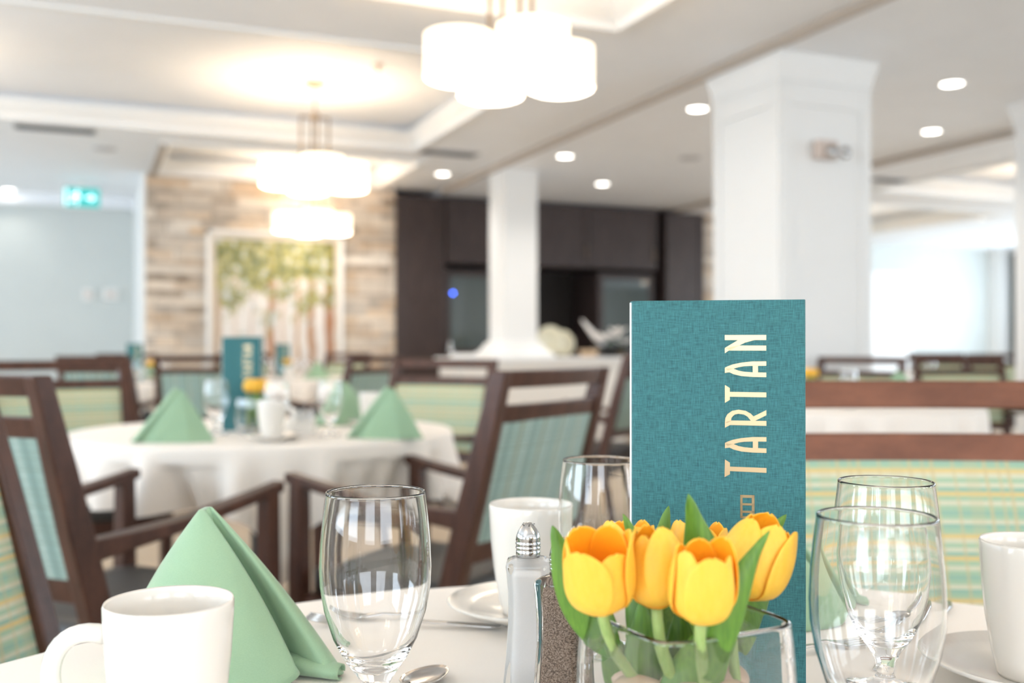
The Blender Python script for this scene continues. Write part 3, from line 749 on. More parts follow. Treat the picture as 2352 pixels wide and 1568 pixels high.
def table(name, label, clabel, X, Y, R, corner, pinch=(), seed=1):
    loc = CW(X, Y, 0)
    t = thing(name, label, 'table', loc, group='round pedestal tables')
    link('tabletop', lathe(bmesh.new(), [(0, .715), (R-.02, .715), (R-.008, .722), (R-.008, .742), (R-.015, .748), (0, .748)], 64), M['wood'], t)
    link('pedestal', lathe(bmesh.new(), [(0, .03), (.06, .03), (.045, .08), (.045, .68), (.14, .712), (0, .7149)], 24), M['pedestal'], t)
    bm = bmesh.new()
    for k in range(4):
        bmx = bmesh.new(); loft(bm, [[(math.cos(k*PI/2)*r - q*w_*math.sin(k*PI/2), math.sin(k*PI/2)*r + q*w_*math.cos(k*PI/2), z) for q, z in ((-1, 0.0), (1, 0.0), (1, h_), (-1, h_))] for r, w_, h_ in ((0, .035, .08), (.2, .03, .05), (.34, .025, .025))]); bmx.free()
    link('base_feet', bm, M['pedestal'], t)
    c = link('tablecloth', cloth(R, math.radians(corner)-TH, [(math.radians(a)-TH, b, d_) for a, b, d_ in pinch], seed), M['cloth'], smooth=True)
    tag(c, clabel, 'tablecloth', 'white tablecloths'); c.location = loc
    return loc
TZ = .7525
NEARC = (.12, .50)
table('dining_table', 'round pedestal table in the foreground, under its cloth', 'white tablecloth in the foreground under the menu and tulips', *NEARC, .655, 190, [(70, .5, .16), (137, .45, .16)], 3)
MIDC = (-.797, 3.28)
table('dining_table', 'round pedestal table in the middle distance', 'white tablecloth with a hanging point, on the middle table', *MIDC, .60, -72, [(-100, .3, .05), (-43, .3, .07), (152, .35, .10), (67, .35, .08)], 5)
table('dining_table', 'round table behind the near plaid chair', 'white tablecloth seen through the slot of the near plaid chair', (1935-1176)/F*4.65, 4.65, .60, 20, [(75, .6, .12)], 8)
table('dining_table', 'round table far left before the hallway', 'white tablecloth of the far left table', (345-1176)/F*7.9, 7.9, .58, -60, [], 9)
table('dining_table', 'round table far back below the tree print', 'white tablecloth far back below the tree print', (690-1176)/F*8.9, 8.9, .58, -50, [], 10)
table('dining_table', 'round table in the far right room', 'white tablecloth in the far right room', (2110-1176)/F*8.2, 8.2, .58, -50, [], 11)

# ================================================================== TABLEWARE
def goblet(lab):
    t = thing('water_goblet', lab, 'glass', group='clear water goblets')
    out = [(0, 0), (.0315, 0), (.0325, .0015), (.031, .003), (.018, .007), (.0085, .013), (.0068, .021), (.0078, .032), (.0125, .041), (.0205, .052), (.0285, .067), (.0345, .086), (.0375, .103), (.0380, .115), (.0372, .132), (.0355, .149), (.0337, .1635), (.0337, .1646), (.0334, .1654), (.0330, .1657), (.0326, .1654), (.0323, .1646)]
    inn = [(.0323, .1632), (.0344, .148), (.0361, .132), (.0369, .115), (.0364, .103), (.0334, .086), (.0273, .068), (.0190, .054), (.0095, .0475), (0, .046)]
    link('glass_bowl', lathe(bmesh.new(), out+inn, 72), M['glass'], t, smooth=True)
    return t
def saucer(lab):
    t = thing('saucer', lab, 'saucer', group='white saucers')
    link('dish', lathe(bmesh.new(), [(0, .002), (.026, .002), (.028, 0), (.032, 0), (.034, .004), (.055, .009), (.078, .0185), (.0795, .020), (.078, .0215), (.055, .0125), (.034, .0085), (.028, .0075), (0, .007)], 64), M['ceramic'], t, smooth=True)
    return t
def mug(lab):
    t = thing('coffee_mug', lab, 'mug', group='white coffee mugs')
    link('cup', lathe(bmesh.new(), [(0, .003), (.022, .003), (.0235, 0), (.026, 0), (.0275, .003), (.0315, .022), (.0352, .045), (.0378, .070), (.0392, .095), (.0394, .1035), (.0386, .1055), (.0374, .1040), (.0368, .095), (.0354, .070), (.0328, .045), (.029, .022), (.024, .009), (0, .007)], 64), M['ceramic'], t, smooth=True)
    bm = bmesh.new(); pts = bez((.0370, 0, .086), (.066, 0, .098), (.080, 0, .062), (.056, 0, .037), 16) + bez((.056, 0, .037), (.048, 0, .029), (.040, 0, .027), (.0315, 0, .026), 8)[1:]
    tube(bm, pts, [.0058]*len(pts), 12)
    for v_ in bm.verts: v_.co.y *= 1.35
    link('handle', bm, M['ceramic'], t, smooth=True)
    return t
MUGLOW = None
g0 = goblet(''); s0 = saucer(''); m0 = mug(''); used = {}
def put(root, X, Y, z, rz, lab):
    loc = CW(X, Y, z)
    if root.name not in used:
        used[root.name] = 1; root.location = loc; root.rotation_euler = (0, 0, rz); root['label'] = lab; return root
    return dup(root, loc, rz, lab)
def XY(px, Y): return ((px-1176)/F*Y, Y)
put(g0, *XY(863, .689), TZ, 0, 'clear goblet left of the salt shaker, beside the green napkin')
put(g0, *XY(2012, .590), TZ, 0, 'blurred front goblet right of the menu')
put(g0, *XY(2034, .742), TZ, 0, 'clear goblet standing behind the front right goblet')
put(g0, *XY(1381, .886), TZ, 0, 'clear goblet half hidden by the left edge of the menu')
SZ = TZ+.007
put(s0, *XY(1217, .98), TZ, 0, 'white saucer under the mug behind the shakers'); put(m0, *XY(1217, .98), SZ+.0005, ANG(60), 'tall white mug on a saucer behind the shakers')
put(s0, *XY(2374, .79), TZ, 0, 'white saucer under the mug at the right edge'); put(m0, *XY(2374, .79), SZ+.0005, ANG(20), 'white mug cut by the right edge of the picture')
put(m0, *XY(390, .635), TZ, ANG(196), 'white mug in the left foreground, before the green napkin')
# middle table
MT = [('g', 498, 3.10, 'goblet left of the middle table menu'), ('g', 636, 3.0, 'goblet in front of the middle table tulips'), ('g', 757, 3.05, 'goblet right of centre on the middle table'),
      ('s', 640, 2.86, 'saucer on the middle table under its front mug'), ('m', 624, 2.86, 'mug on the front of the middle table'), ('s', 852, 3.45, 'saucer on the right of the middle table'), ('m', 852, 3.40, 'mug behind the right napkin of the middle table')]
for k, px, Y, lab in MT:
    if k == 'g': put(g0, *XY(px, Y), TZ, 0, lab)
    elif k == 's': put(s0, *XY(px if 'front' not in lab else 624, Y if 'right' not in lab else 3.40), TZ, 0, lab)
    else: put(m0, *XY(px, Y), SZ+.0005, ANG(-10), lab)
FT = [(318, 7.6, 'goblet on the far left table, left of its tulips'), (375, 7.65, 'goblet on the far left table, right of its tulips'), (622, 8.7, 'goblet on the far table under the tree print, left one'), (682, 8.65, 'goblet on the far table under the tree print, centre one'), (706, 8.8, 'goblet on the far table under the tree print, right one'),
      (1948, 4.5, 'goblet on the table beyond the near plaid chair, left one'), (1800, 4.6, 'goblet beside the tulips beyond the teal menu'), (2092, 7.95, 'goblet in the far right room, left one'), (2138, 8.1, 'goblet in the far right room, right one')]
for px, Y, lab in FT: put(g0, *XY(px, Y), TZ, 0, lab)
for px, Y, lab in ((664, 8.42, 'mug on the far table under the tree print'), (300, 7.85, 'mug on the far left table'), (2075, 8.2, 'mug in the far right room')):
    put(m0, *XY(px, Y), TZ, 0, lab)

# ---- menus
LET = {
 'T1': [[(203, 1030), (238, 1052), (238, 1081), (495, 1085), (495, 1120), (238, 1113), (238, 1136), (200, 1158)]],
 'T2': [[(203, 490), (238, 512), (238, 540), (495, 542), (495, 577), (238, 575), (238, 598), (203, 620)]],
 'R': [[(203, 800), (203, 762), (240, 747), (495, 747), (495, 782), (240, 780)],
       [(203, 765), (206, 730), (250, 727), (246, 752), (225, 765)], [(206, 731), (222, 700), (260, 714), (250, 728)], [(222, 701), (256, 676), (275, 702), (260, 715)], [(256, 677), (300, 668), (302, 697), (275, 703)], [(300, 668), (350, 676), (338, 703), (302, 698)], [(350, 676), (385, 695), (362, 717), (338, 703)], [(384, 694), (408, 718), (385, 745), (361, 716)],
       [(383, 747), (404, 716), (495, 669), (495, 706), (414, 748)]],
 'N': [[(203, 128), (495, 128), (495, 165), (203, 165)], [(300, 204), (495, 205), (495, 241), (232, 241), (203, 260), (203, 222)],
       [(203, 222), (300, 163), (420, 163), (345, 184), (302, 206), (240, 240)]],
}
def Aglyph(dy):
    up = [(495, 863), (400, 864), (320, 873), (260, 886), (225, 899), (203, 910)]; upi = [(495, 895), (400, 896), (340, 899), (300, 906), (264, 917), (222, 933)]
    lo = [(495, 977), (400, 976), (320, 970), (265, 957), (235, 943), (203, 948)]; loi = [(495, 944), (400, 943), (340, 939), (300, 931), (264, 917), (203, 912)]
    r = []
    for o_, i_ in ((up, upi), (lo, loi)):
        for k in range(5): r.append([o_[k], o_[k+1], i_[k+1], i_[k]])
    r.append([(400, 893), (437, 893), (437, 946), (400, 946)])
    return [[(a, b+dy) for a, b in q] for q in r]
LET['A1'] = Aglyph(0); LET['A2'] = Aglyph(-545)
def menu(lab):
    t = thing('menu', lab, 'menu', group='teal menus')
    W_, H_, T_ = .127, .298, .0032
    # local: x from 0 (spine) to W, front face at y=0, back at +y
    bm = bmesh.new(); rr = .004
    sec = [(0, T_), (0.0015, .0008), (.004, 0), (W_-.001, 0), (W_, .0008), (W_, T_-.0006), (W_-.001, T_)]
    loft(bm, [[(x, y, z) for x, y in sec] for z in (0, .001, H_-.001, H_)]); link('front_cover', bm, M['teal'], t, bevel=.0006)
    mat = Matrix.Translation((0.0, T_+.0028, 0)) @ Matrix.Rotation(math.radians(24), 4, 'Z')
    link('back_cover', B(0, W_, 0, T_, 0, H_, mat), M['teal'], t, bevel=.0006)
    bm = bmesh.new(); loft(bm, [[(x, y, z) for x, y in ((0, T_), (-.0012, T_+.001), (-.0012, T_+.0035), (0, T_+.005), (.003, T_+.0048), (.004, T_+.0005))] for z in (.0, H_-.0012)])
    link('spine', bm, M['paper'], t)
    for k, a in enumerate((7, 12, 17)):
        mt = Matrix.Translation((.003, T_+.0006+.0007*k, .003)) @ Matrix.Rotation(math.radians(a), 4, 'Z')
        link('page', B(0, W_-.008, 0, .0004, 0, H_-.008, mt), M['paper'], t)
    # lettering: sheet coordinates measured on the cover (x left->right, y top->down)
    s = .127/ (397*3.135); X0 = (1448-1600)*3.135; Y0 = (700-740)*3.135
    def f(u, v_, h): return ((u-X0)*s, -.00005-h, H_-(v_-Y0)*s)
    for key, nm in (('T1', 'letter_t'), ('A1', 'letter_a'), ('R', 'letter_r'), ('T2', 'letter_t'), ('A2', 'letter_a'), ('N', 'letter_n')):
        bm = bmesh.new()
        for poly in LET[key]: prism(bm, poly, f, .00025)
        link(nm, bm, M['gold'], t)
    bm = bmesh.new()
    for a, b, c1, d1 in ((311, 327, 1283, 1452), (392, 411, 1283, 1452), (311, 411, 1283, 1303), (311, 411, 1342, 1358), (311, 411, 1396, 1412), (311, 411, 1436, 1452)):
        prism(bm, [(a, c1), (b, c1), (b, d1), (a, d1)], f, .00025)
    link('emblem', bm, M['gold'], t)
    return t
mn = menu('tall teal cloth menu standing in the foreground with gold lettering')
p0 = CW(*XY(1449, .765), TZ); p1 = CW(*XY(1846, .740), TZ); mn.location = p0; mn.rotation_euler = (0, 0, math.atan2(p1.y-p0.y, p1.x-p0.x))
def putmenu(px, Y, deg, lab): dup(mn, CW(*XY(px, Y), TZ), math.radians(deg)-TH, lab)
putmenu(509, 3.22, -4, 'teal menu standing on the middle table')
putmenu(290, 8.0, 10, 'teal menu on the far left table'); putmenu(633, 9.0, 0, 'teal menu on the far table under the tree print')
putmenu(1760, 4.85, 10, 'teal menu on the table behind the near plaid chair')

# ---- tulips
def petal_bm(phi, R, H, wmax, tip, curl, inner):
    bm = bmesh.new(); lay = bm.verts.layers.float.new('inside'); n, k = 10, 14
    def P(s, t_, off):
        r = R*(max(0, 1-(1-min(1, t_/.46))**2.4)**.5*.88+.12)
        if t_ > .46: r -= R*tip*((t_-.46)/.54)**2
        wd = wmax*(.55+.45*math.sin(PI*min(1, t_/.5)/2)) if t_ < .5 else wmax*max(0, 1-((t_-.5)/.501)**2.6)**.5
        a = phi + s*wd
        r2 = (r-off)*(1 - .05*abs(s)**2*0 + .03*s*s)
        z = H*t_ + .0006*math.sin(5*s+phi)*t_
        r2 += curl*R*max(0, t_-.8)*.8
        return (r2*math.cos(a), r2*math.sin(a), z)
    J = lambda j: 1-(1-j/k)**1.6
    outer = [[bm.verts.new(P(-1+2*i/n, J(j), 0)) for i in range(n+1)] for j in range(k+1)]
    th = .0011
    inn = [[bm.verts.new(P(-.96+1.92*i/n, .01+.975*J(j), th)) for i in range(n+1)] for j in range(k+1)]
    for row in inn:
        for v_ in row: v_[lay] = 1.0
    for j in range(k):
        for i in range(n):
            bm.faces.new((outer[j][i], outer[j][i+1], outer[j+1][i+1], outer[j+1][i]))
            bm.faces.new((inn[j][i], inn[j+1][i], inn[j+1][i+1], inn[j][i+1]))
    rim = [outer[0][i] for i in range(n+1)] + [outer[j][n] for j in range(1, k+1)] + [outer[k][i] for i in range(n-1, -1, -1)] + [outer[j][0] for j in range(k-1, 0, -1)]
    rin = [inn[0][i] for i in range(n+1)] + [inn[j][n] for j in range(1, k+1)] + [inn[k][i] for i in range(n-1, -1, -1)] + [inn[j][0] for j in range(k-1, 0, -1)]
    for i in range(len(rim)):
        j = (i+1) % len(rim); bm.faces.new((rim[i], rin[i], rin[j], rim[j]))
    return bm
def leaf_bm(path, width, fold=.35, nrm=None):
    """blade along path, channelled, pointed at the end"""
    bm = bmesh.new(); secs = []; N = len(path); pts = [Vector(p) for p in path]
    for i, p_ in enumerate(pts):
        d_ = (pts[min(i+1, N-1)]-pts[max(0, i-1)]).normalized()
        nn = Vector(nrm or (0, -1, 0)); s = d_.cross(nn).normalized(); nn = s.cross(d_).normalized()
        u = i/(N-1); wd = 1.3*width*(.35+.65*math.sin(PI*min(1, u*1.15)**.8) if u < .5 else .35+.65*math.sin(PI*min(1, u*1.15)**.8))*(1 if u < .6 else math.sqrt(max(.0004, 1-((u-.6)/.4)**3)))
        secs.append([p_ + s*q*wd - nn*fold*wd*(1-q*q)*-1 for q in (-1, -.6, -.25, 0, .25, .6, 1)])
    loft(bm, secs, cap=False, closed=False); return bm
def tulip(lab, base, tip_dir, root, Hh=.050, R=.020, open_=.2, spin=0, leaves=(), name='tulip'):
    """base: bottom of bloom, tip_dir: bloom axis, root: stem foot (all in room axes)"""
    base, root = Vector(base), Vector(root); t = thing(name, lab, 'tulip', root, group='yellow tulips in the near vase')
    d_ = Vector(tip_dir).normalized(); rot = d_.to_track_quat('Z', 'Y').to_matrix().to_4x4()
    rel = base-root; mat = Matrix.Translation(rel) @ rot
    for k in range(6):
        inner = k % 2; ph = spin+k*PI/3
        bm = petal_bm(ph, R*(.90 if inner else 1.0), Hh*(.97 if inner else 1.0)*(1-.04*(k % 3)), math.radians(46 if inner else 50), .50-open_, .25*open_, inner)
        for v_ in bm.verts: v_.co = mat @ v_.co
        o = link('petal', bm, M['petal'], t, smooth=True, sub=1)
    pts = bez((0, 0, 0), rel*.35+Vector((0, 0, .01)), rel-d_*.03, rel+d_*.003, 10)
    link('stem', tube(bmesh.new(), pts, .0032, 10), M['stem'], t, smooth=True)
    for path, wd in leaves:
        path = [Vector(p_)-root for p_ in path]
        q = bez(*path, 16)
        vd = tuple(-(CW(0, 1, 0)))
        link('leaf', leaf_bm(q, wd, .35, vd), M['leaf'], t, smooth=True, solid=.0012, sub=1)
    return t
VC = (.100, .592)                     # vase centre, view axes
vrot = math.radians(27)-TH
def VF(dx, dy, z): return CW(VC[0]+dx, VC[1]+dy, z)
def D(dx, dy, dz): v_ = CW(dx, dy, dz); return v_
foot = TZ+.052
def L(px1, py1, Y1, px2, py2, Y2, px3, py3, Y3, px0, py0, Y0):
    return [CP(px0, py0, Y0), CP(px1, py1, Y1), CP(px2, py2, Y2), CP(px3, py3, Y3)]
TUL = [
 ('leftmost open yellow tulip in the glass vase', (1383, 1402, .562), (-.10, -.34, 1), (-.02, .0), .0485, .0200, .42, .25, [(L(1330, 1400, .60, 1300, 1300, .60, 1268, 1205, .60, 1420, 1500, .60), .0105)]),
 ('upright closed yellow tulip second from the left', (1508, 1397, .565), (-.03, .02, 1), (-.005, -.01), .0470, .0178, .08, .9, [(L(1480, 1400, .61, 1488, 1290, .61, 1430, 1178, .61, 1470, 1520, .60), .0085)]),
 ('front yellow tulip with orange throat, lowest in the vase', (1608, 1428, .535), (.01, -.26, 1), (.01, -.02), .0455, .0180, .28, .55, [(L(1672, 1420, .545, 1682, 1330, .545, 1768, 1216, .55, 1620, 1560, .55), .0072)]),
 ('rightmost yellow tulip leaning right', (1700, 1372, .60), (.40, -.06, 1), (.03, .0), .0515, .0215, .18, .1, [(L(1730, 1350, .65, 1740, 1250, .65, 1806, 1180, .65, 1700, 1500, .62), .0090)]),
 ('half hidden yellow tulip behind the leftmost one', (1450, 1378, .630), (-.03, .1, 1), (-.01, .02), .0500, .0190, .30, .4, [(L(1540, 1400, .65, 1500, 1270, .66, 1536, 1160, .66, 1540, 1500, .62), .0100)]),
 ('yellow tulip behind the tall centre leaf', (1605, 1385, .650), (.03, .1, 1), (.01, .03), .0530, .0205, .30, .8, [(L(1640, 1380, .59, 1610, 1270, .59, 1580, 1132, .58, 1650, 1520, .59), .0120)]),
]
for lab, (px, py, Y), dr, rt, H_, R_, op, sp, lv in TUL:
    tulip(lab, CP(px, py, Y), D(*dr), VF(rt[0], rt[1], foot), H_, R_, op, sp, lv)
# extra broad leaves down in the vase belong to one more short stem
def vase(lab, full=True):
    t = thing('glass_vase', lab, 'vase', group='square glass vases')
    out = [(.036, 0), (.045, .003), (.0485, .014), (.0505, .045), (.0500, .075), (.0488, .096), (.0478, .1045), (.0478, .1062), (.0473, .1075), (.0465, .1080), (.0457, .1075)]
    inn = [(.0452, .1062), (.0452, .1045), (.0462, .096), (.0473, .073), (.0478, .045), (.0458, .016), (.040, .0085), (.012, .0078)]
    bm = bmesh.new(); loft(bm, [supersec(h, z, 6.5, 72) for h, z in out+inn]); link('glass_body', bm, M['glass'], t, smooth=True); return t
vz = vase('square clear glass vase holding the yellow tulips'); vz.location = VF(0, 0, TZ); vz.rotation_euler = (0, 0, vrot)
def pebble(loc, s, seed, lab):
    bm = bmesh.new(); bmesh.ops.create_icosphere(bm, subdivisions=3, radius=1); r = random.Random(seed)
    for v_ in bm.verts: v_.co = Vector((v_.co.x*s, v_.co.y*s*.8, v_.co.z*s*.55)) * (1+.06*math.sin(3*v_.co.x+seed))
    o = link('pebble', bm, M['pebble'], smooth=True); o.location = loc; o.rotation_euler = (0, 0, r.random()*3)
    tag(o, lab, 'pebble', 'tan pebbles in the near vase')
rp = random.Random(4); k_ = 0
for lz in range(4):
    for q in range(7):
        k_ += 1; s_ = .0145+rp.random()*.002; rr_ = 0 if q == 6 else .029; a = q*PI/3+lz*.5
        pebble(VF(rr_*math.cos(a), rr_*math.sin(a), TZ+.0085+s_*.55+lz*.0165), s_, k_, 'smooth tan pebble in the bed under the tulips, square glass vase')
# broad leaves standing in the vase
for i, (pp, wd, lab) in enumerate((([(1500, 1640, .60), (1500, 1560, .60), (1470, 1470, .60), (1474, 1372, .60)], .0110, 'broad green tulip leaf in the vase, left'), ([(1560, 1650, .575), (1560, 1560, .57), (1640, 1520, .58), (1690, 1330, .59)], .0130, 'broad green tulip leaf in the vase, right'), ([(1480, 1640, .62), (1440, 1560, .61), (1420, 1500, .60), (1390, 1440, .60)], .0100, 'green tulip leaf folded low in the vase'), ([(1600, 1650, .62), (1590, 1560, .62), (1560, 1460, .62), (1560, 1390, .62)], .0120, 'dark green tulip leaf at the middle of the vase'))):
    bm = leaf_bm(bez(*[CP(*q) for q in pp], 16), wd, .3, tuple(-(CW(0, 1, 0))))
    tag(link('tulip_leaf', bm, M['leaf'], smooth=True, solid=.0012, sub=1), lab, 'leaf', 'loose tulip leaves in the near vase')
# small bunches on the other tables
pr = tulip('', (0, 0, .125), (.15, 0, 1), (0, 0, .013), .044, .019, .2, 0, [([(0, 0, .02), (.01, 0, .06), (.01, 0, .1), (.03, 0, .15)], .010)])
first = True
def bunch(px, Y, who):
    global first
    X_, Y_ = XY(px, Y); v = dup(vz, CW(X_, Y_, TZ), .6, 'square glass vase of tulips on ' + who)
    for k, (dx, dy, pos) in enumerate(((-.022, -.014, 'left'), (.004, -.022, 'front'), (.026, -.006, 'right'), (-.006, .022, 'back'))):
        loc = CW(X_+dx, Y_+dy, TZ+.013); lab = '%s yellow tulip of the bunch on %s' % (pos, who); g_ = 'yellow tulips on ' + who; rz = k*1.7
        if first:
            first = False; pr.location = loc; pr.rotation_euler = (0, 0, rz); pr['label'] = lab; pr['group'] = g_
        else: dup(pr, loc, rz, lab, g_)
bunch(590, 3.14, 'the middle table'); bunch(350, 7.8, 'the far left table'); bunch(660, 8.85, 'the far table below the print'); bunch(1858, 4.75, 'the table behind the near chair')

# ---- shakers
def shaker(kind, lab, X, Y, rot):
    t = thing(kind+'_shaker', lab, 'shaker', CW(X, Y, TZ), rot)
    out = [(.0165, 0), (.0185, .002), (.0180, .010), (.0163, .030), (.0150, .055), (.0150, .075), (.0160, .092), (.0166, .0975), (.0160, .1005), (.0120, .1025), (.0080, .1035)]
    bm = bmesh.new(); secs = []
    for h, z in out: secs.append(supersec(h, z, 7 if h > .011 else 2.2, 56, .25*math.sin(z*22)*.4))
    loft(bm, secs); link('glass_bottle', bm, M['glass'], t, smooth=True)
    bm = bmesh.new(); loft(bm, [supersec(h-.0042, z, 5, 48, .25*math.sin(z*22)*.4) for h, z in ((.0165, .006), (.0163, .03), (.0150, .055), (.0150, .075), (.0157, .090), (.0145, .0945))])
    link(kind+'_filling', bm, M[kind], t, smooth=True)
    c = link('cap', lathe(bmesh.new(), [(0, .1036), (.0093, .1036), (.0093, .1085), (.0087, .1092), (.0096, .1102), (.0096, .1112), (.0087, .1122), (.0096, .1132), (.0096, .1145), (.0088, .1152), (.0095, .1162), (.0090, .1195), (.0077, .1230), (.0056, .1265), (.0028, .1290), (0, .130)], 40), M['steel'], t, smooth=True)
    bm = bmesh.new()
    for k in range(5):
        a = k*2*PI/5; r_ = .0046; lathe(bm, [(0, 0), (.0006, 0), (.0006, .0004), (0, .0004)], 8, (r_*math.cos(a), r_*math.sin(a), .1283))
    link('pour_hole', bm, M['pedestal'], c)
shaker('salt', 'glass salt shaker with steel cap, left of the pepper', *XY(1213, .775), ANG(-8))
shaker('pepper', 'glass pepper shaker with brown pepper, beside the tulips', *XY(1292, .715), ANG(-32))

# ---- napkins
def napkin_bm(scale=1.0, flip=1):
    """pyramid-folded napkin: apex above, folded flap with a deep valley on the right; local x right, y ahead"""
    bm = bmesh.new(); ap = Vector((-.024, .020, .128))
    base = [(-.099, .035, 0), (-.095, .008, 0), (-.080, -.030, 0), (-.050, -.056, 0), (-.005, -.066, 0), (.044, -.056, .001), (.062, -.042, .006), (.067, -.031, .010),     # front panel to the front edge
            (.058, -.020, .012), (.043, -.002, .014), (.040, .010, .016), (.054, .004, .014), (.072, -.010, .010), (.088, -.018, .006), (.0965, -.012, .003), (.094, .004, .001),
            (.078, .026, 0), (.04, .055, 0), (-.01, .075, 0), (-.06, .065, 0), (-.09, .05, 0)]
    apx = [0]*len(base); N = len(base)
    def cr(a, b, c_, d_, t_): return .5*((2*b)+(-a+c_)*t_+(2*a-5*b+4*c_-d_)*t_*t_+(-a+3*b-3*c_+d_)*t_**3)
    B_ = [Vector(p_) for p_ in base]
    K = 5; ring = []; ids = []
    for i in range(N):
        for k in range(K):
            ring.append(cr(B_[(i-1) % N], B_[i], B_[(i+1) % N], B_[(i+2) % N], k/K)); ids.append(i+k/K)
    rows = []; T = 22
    for j in range(T+1):
        t_ = (j/T); row = []
        for p_, s in zip(ring, ids):
            a = ap.copy()
            if s > 8: a += Vector((.004, .003, .002)) * min(1, (s-8)/2) if s < 17 else Vector((.004, .003, .002))
            a += Vector((p_.x, p_.y, 0))*.03
            q = a.lerp(p_, t_)
            b_ = math.sin(PI*t_)**.9
            o_ = Vector((p_.x-ap.x, p_.y-ap.y, 0)); o_.normalize()
            bul = .006 if s < 7 else (-.008 if s < 11 else (.004 if s < 16 else .004))
            q += o_*bul*b_ + Vector((0, 0, .002*b_))
            row.append(bm.verts.new(q*scale))
        rows.append(row)
    n = len(ring)
    for a_, b_ in zip(rows, rows[1:]):
        for i in range(n):
            j = (i+1) % n; bm.faces.new((a_[i], b_[i], b_[j], a_[j]))
    bm.faces.new(rows[0])
    return bm, [r_[5*6+2:5*7+1] for r_ in rows], ring
def napkin(lab, scale=1.0):
    t = thing('folded_napkin', lab, 'napkin', group='green folded napkins')
    bm, _, ring = napkin_bm(scale); link('fold', bm, M['napkin'], t, smooth=True, solid=.0012)
    # rolled tail at the right foot
    bm = bmesh.new(); secs = []
    for j in range(7):
        u = j/6; c_ = Vector((.050+.047*u, .002-.018*u, .0085-.002*u))*scale; r_ = (.0085-.0025*u)*scale; row = []
        for k in range(15):
            a = math.radians(-20+300*k/14); row.append(c_+Vector((.25*r_*math.cos(a), r_*1.5*math.cos(a), r_*.9*math.sin(a))))
        secs.append(row)
    loft(bm, secs, cap=False, closed=False); link('rolled_tail', bm, M['napkin'], t, smooth=True, solid=.001)
    # stitched hems
    bm = bmesh.new()
    for a, b in (((.0385, -.046, .012), (.0285, -.056, .001)), ((.045, -.004, .030), (.083, -.012, .020))):
        a, b = Vector(a)*scale, Vector(b)*scale
        for k in range(10):
            p_ = a.lerp(b, k/10); q_ = a.lerp(b, (k+.55)/10); tube(bm, [p_+Vector((0, -.0012, 0)), q_+Vector((0, -.0012, 0))], .00028, 5)
    return t
nk = napkin('large green folded napkin in the left foreground', 1.0)
nk.location = CW(-.232, .820, TZ); nk.rotation_euler = (0, 0, -TH)
def putnap(X, Y, deg, lab, s=1.0):
    r = dup(nk, CW(X, Y, TZ), math.radians(deg)-TH, lab); r.scale = (s, s, s)
putnap(.246, 1.0, 10, 'green napkin peeping out behind the right edge of the menu')
def tent(lab):
    """flat-faced pyramid fold with a loose outer fold on the left"""
    t = thing('folded_napkin', lab, 'napkin', group='green folded napkins'); bm = bmesh.new()
    ap = Vector((.012, .012, .142)); base = [Vector(p_) for p_ in ((-.112, -.012, 0), (-.05, -.036, 0), (.05, -.040, 0), (.114, -.016, 0), (.06, .045, 0), (-.02, .085, 0), (-.09, .04, 0))]
    ring = []
    for a, b in zip(base, base[1:]+base[:1]): ring += [a.lerp(b, k/8) for k in range(8)]
    rows = []
    for j in range(15):
        t_ = (j/14)**.9; row = []
        for p_ in ring:
            a = ap + Vector((p_.x*.05, p_.y*.05, 0)); q = a.lerp(p_, t_); o_ = Vector((p_.x, p_.y, 0)).normalized()
            row.append(bm.verts.new(q + o_*.0045*math.sin(PI*t_)))
        rows.append(row)
    n_ = len(ring)
    for a, b in zip(rows, rows[1:]):
        for i in range(n_): bm.faces.new((a[i], b[i], b[(i+1) % n_], a[(i+1) % n_]))
    bm.faces.new(rows[0]); link('fold', bm, M['napkin'], t, solid=.0012, bevel=.0)
    bm = bmesh.new(); secs = []
    for j in range(11):
        u = j/10; a = Vector((-.006, .018, .152)).lerp(Vector((-.122, .0, .001)), u); b = Vector((.012, .010, .146)).lerp(Vector((-.100, -.034, .001)), u); c_ = Vector((-.012, .04, .140)).lerp(Vector((-.092, .055, .001)), u)
        secs.append([c_, c_.lerp(a, .5)+Vector((-.004, .003, 0)), a, a.lerp(b, .5)+Vector((-.002, -.003, 0)), b])
    loft(bm, secs, cap=False, closed=False); link('outer_fold', bm, M['napkin'], t, smooth=True, solid=.0012)
    return t
tn = tent('green napkin at the left front of the middle table'); tn.location = CW(*XY(402, 2.84), TZ); tn.rotation_euler = (0, 0, math.radians(4)-TH)
def putnap(X, Y, deg, lab, s=1.0):
    dup(tn, CW(X, Y, TZ), math.radians(deg)-TH, lab)
putnap(*XY(888, 2.96), -8, 'green napkin at the right of the middle table', 1.12)
putnap(*XY(792, 3.48), 40, 'green napkin at the back of the middle table', 1.05)
putnap(*XY(728, 8.65), 0, 'green napkin on the far table below the print'); putnap(*XY(2068, 4.85), 0, 'green napkin on the table behind the near chair')

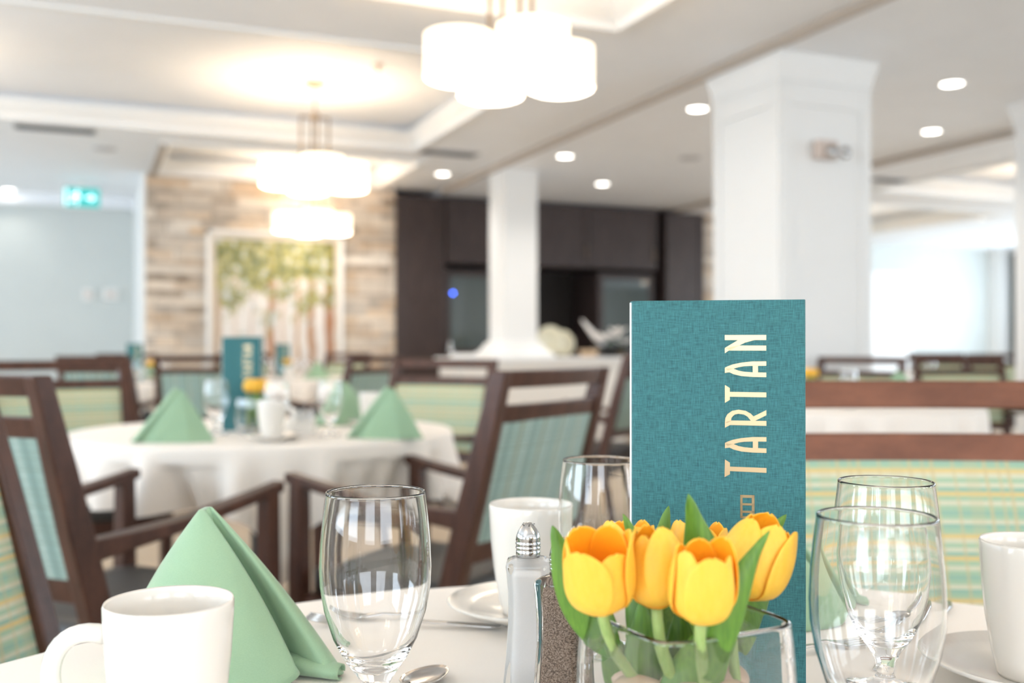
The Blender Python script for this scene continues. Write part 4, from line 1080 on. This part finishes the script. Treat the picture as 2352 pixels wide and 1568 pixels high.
# ---- cutlery
def handle_pts(L_): return [(0, -L_, .004), (0, -L_*.8, .006), (0, -L_*.4, .0045), (0, -.01, .0055), (0, .0, .0058)]
def flat_sweep(bm, rows):
    secs = [[(-w_, y, z), (-w_*.6, y, z+.0011), (w_*.6, y, z+.0011), (w_, y, z), (w_*.6, y, z-.0009), (-w_*.6, y, z-.0009)] for w_, y, z in rows]
    loft(bm, secs); return bm
def spoon(lab):
    t = thing('teaspoon', lab, 'spoon', group='stainless spoons')
    link('handle', flat_sweep(bmesh.new(), [(.0045, -.115, .003), (.0055, -.105, .003), (.0045, -.06, .006), (.0022, -.015, .0095), (.0022, .002, .0075)]), M['steel'], t, smooth=True)
    bm = bmesh.new(); rows = []; n = 28
    for dep, r_ in ((0, 1.0), (.0025, .85), (.0045, .6), (.0056, .3)):
        rows.append([(r_*.0155*math.cos(2*PI*i/n)*(1-.12*math.sin(2*PI*i/n)), .026+r_*.0265*math.sin(2*PI*i/n), .0070-dep) for i in range(n)])
    loft(bm, rows, cap=False); bm.verts.ensure_lookup_table(); bm.faces.new(bm.verts[-n:])
    link('bowl', bm, M['steel'], t, smooth=True, solid=.0008); return t
def fork(lab):
    t = thing('fork', lab, 'fork', group='stainless forks')
    link('handle', flat_sweep(bmesh.new(), [(.005, -.12, .003), (.006, -.11, .003), (.0045, -.06, .005), (.0028, -.01, .0075), (.009, .006, .0055), (.011, .018, .0035)]), M['steel'], t, smooth=True)
    for k in range(4):
        x = -.009+.006*k; link('tine', flat_sweep(bmesh.new(), [(.0017, .016, .0035), (.0016, .04, .0045), (.0007, .064, .0085)]), M['steel'], t, smooth=True).location = (x, 0, 0)
    return t
def knife(lab):
    t = thing('table_knife', lab, 'knife', group='stainless knives')
    link('handle', flat_sweep(bmesh.new(), [(.0045, -.10, .003), (.006, -.09, .003), (.005, 0, .003)]), M['steel'], t, smooth=True)
    link('blade', flat_sweep(bmesh.new(), [(.005, 0, .003), (.008, .02, .003), (.008, .085, .003), (.003, .105, .003)]), M['steel'], t, smooth=True); return t
def lay(o, px, py, deg):
    p_ = ONZ(px, py, TZ); p_.z = TZ; o.location = p_; o.rotation_euler = (0, 0, ANG(deg)-PI/2); return o
sp = lay(spoon('steel teaspoon lying right of the left goblet'), 935, 1590, 62)
lay(fork('steel fork lying behind the left goblet'), 860, 1437, 175)
f2 = lay(fork('steel fork right of the menu, tines to the right'), 1885, 1498, 18)
lay(knife('steel knife behind the right goblets'), 2120, 1440, 55)
sp2 = dup(sp, ONZ(2070, 1480, TZ), ANG(60)-PI/2, 'steel teaspoon seen through the front right goblet')
for px, py, dg, lab in ((690, 1008, 120, 'teaspoon on the middle table'), ): dup(sp, ONZ(px, py, TZ), ANG(dg), lab)

# ---- sugar caddy on the middle table
t = thing('sugar_caddy', 'small white caddy of sugar packets on the middle table', 'caddy', CW(*XY(694, 3.12), TZ), ANG(0))
bm = bmesh.new(); box(bm, -.04, .04, -.025, .025, 0, .006)
for r in ((-.04, .04, -.025, -.021), (-.04, .04, .021, .025), (-.04, -.036, -.021, .021), (.036, .04, -.021, .021)): box(bm, *r, .006, .042)
link('holder', bm, M['ceramic'], t, bevel=.002)
for k in range(9):
    mt = Matrix.Translation((-.030+.0075*k, 0, .007)) @ Matrix.Rotation(.08*math.sin(k*2), 4, 'Y'); link('sugar_packet', B(-.002, .002, -.019, .019, 0, .060+.004*(k % 3), mt), M['paper'], t)
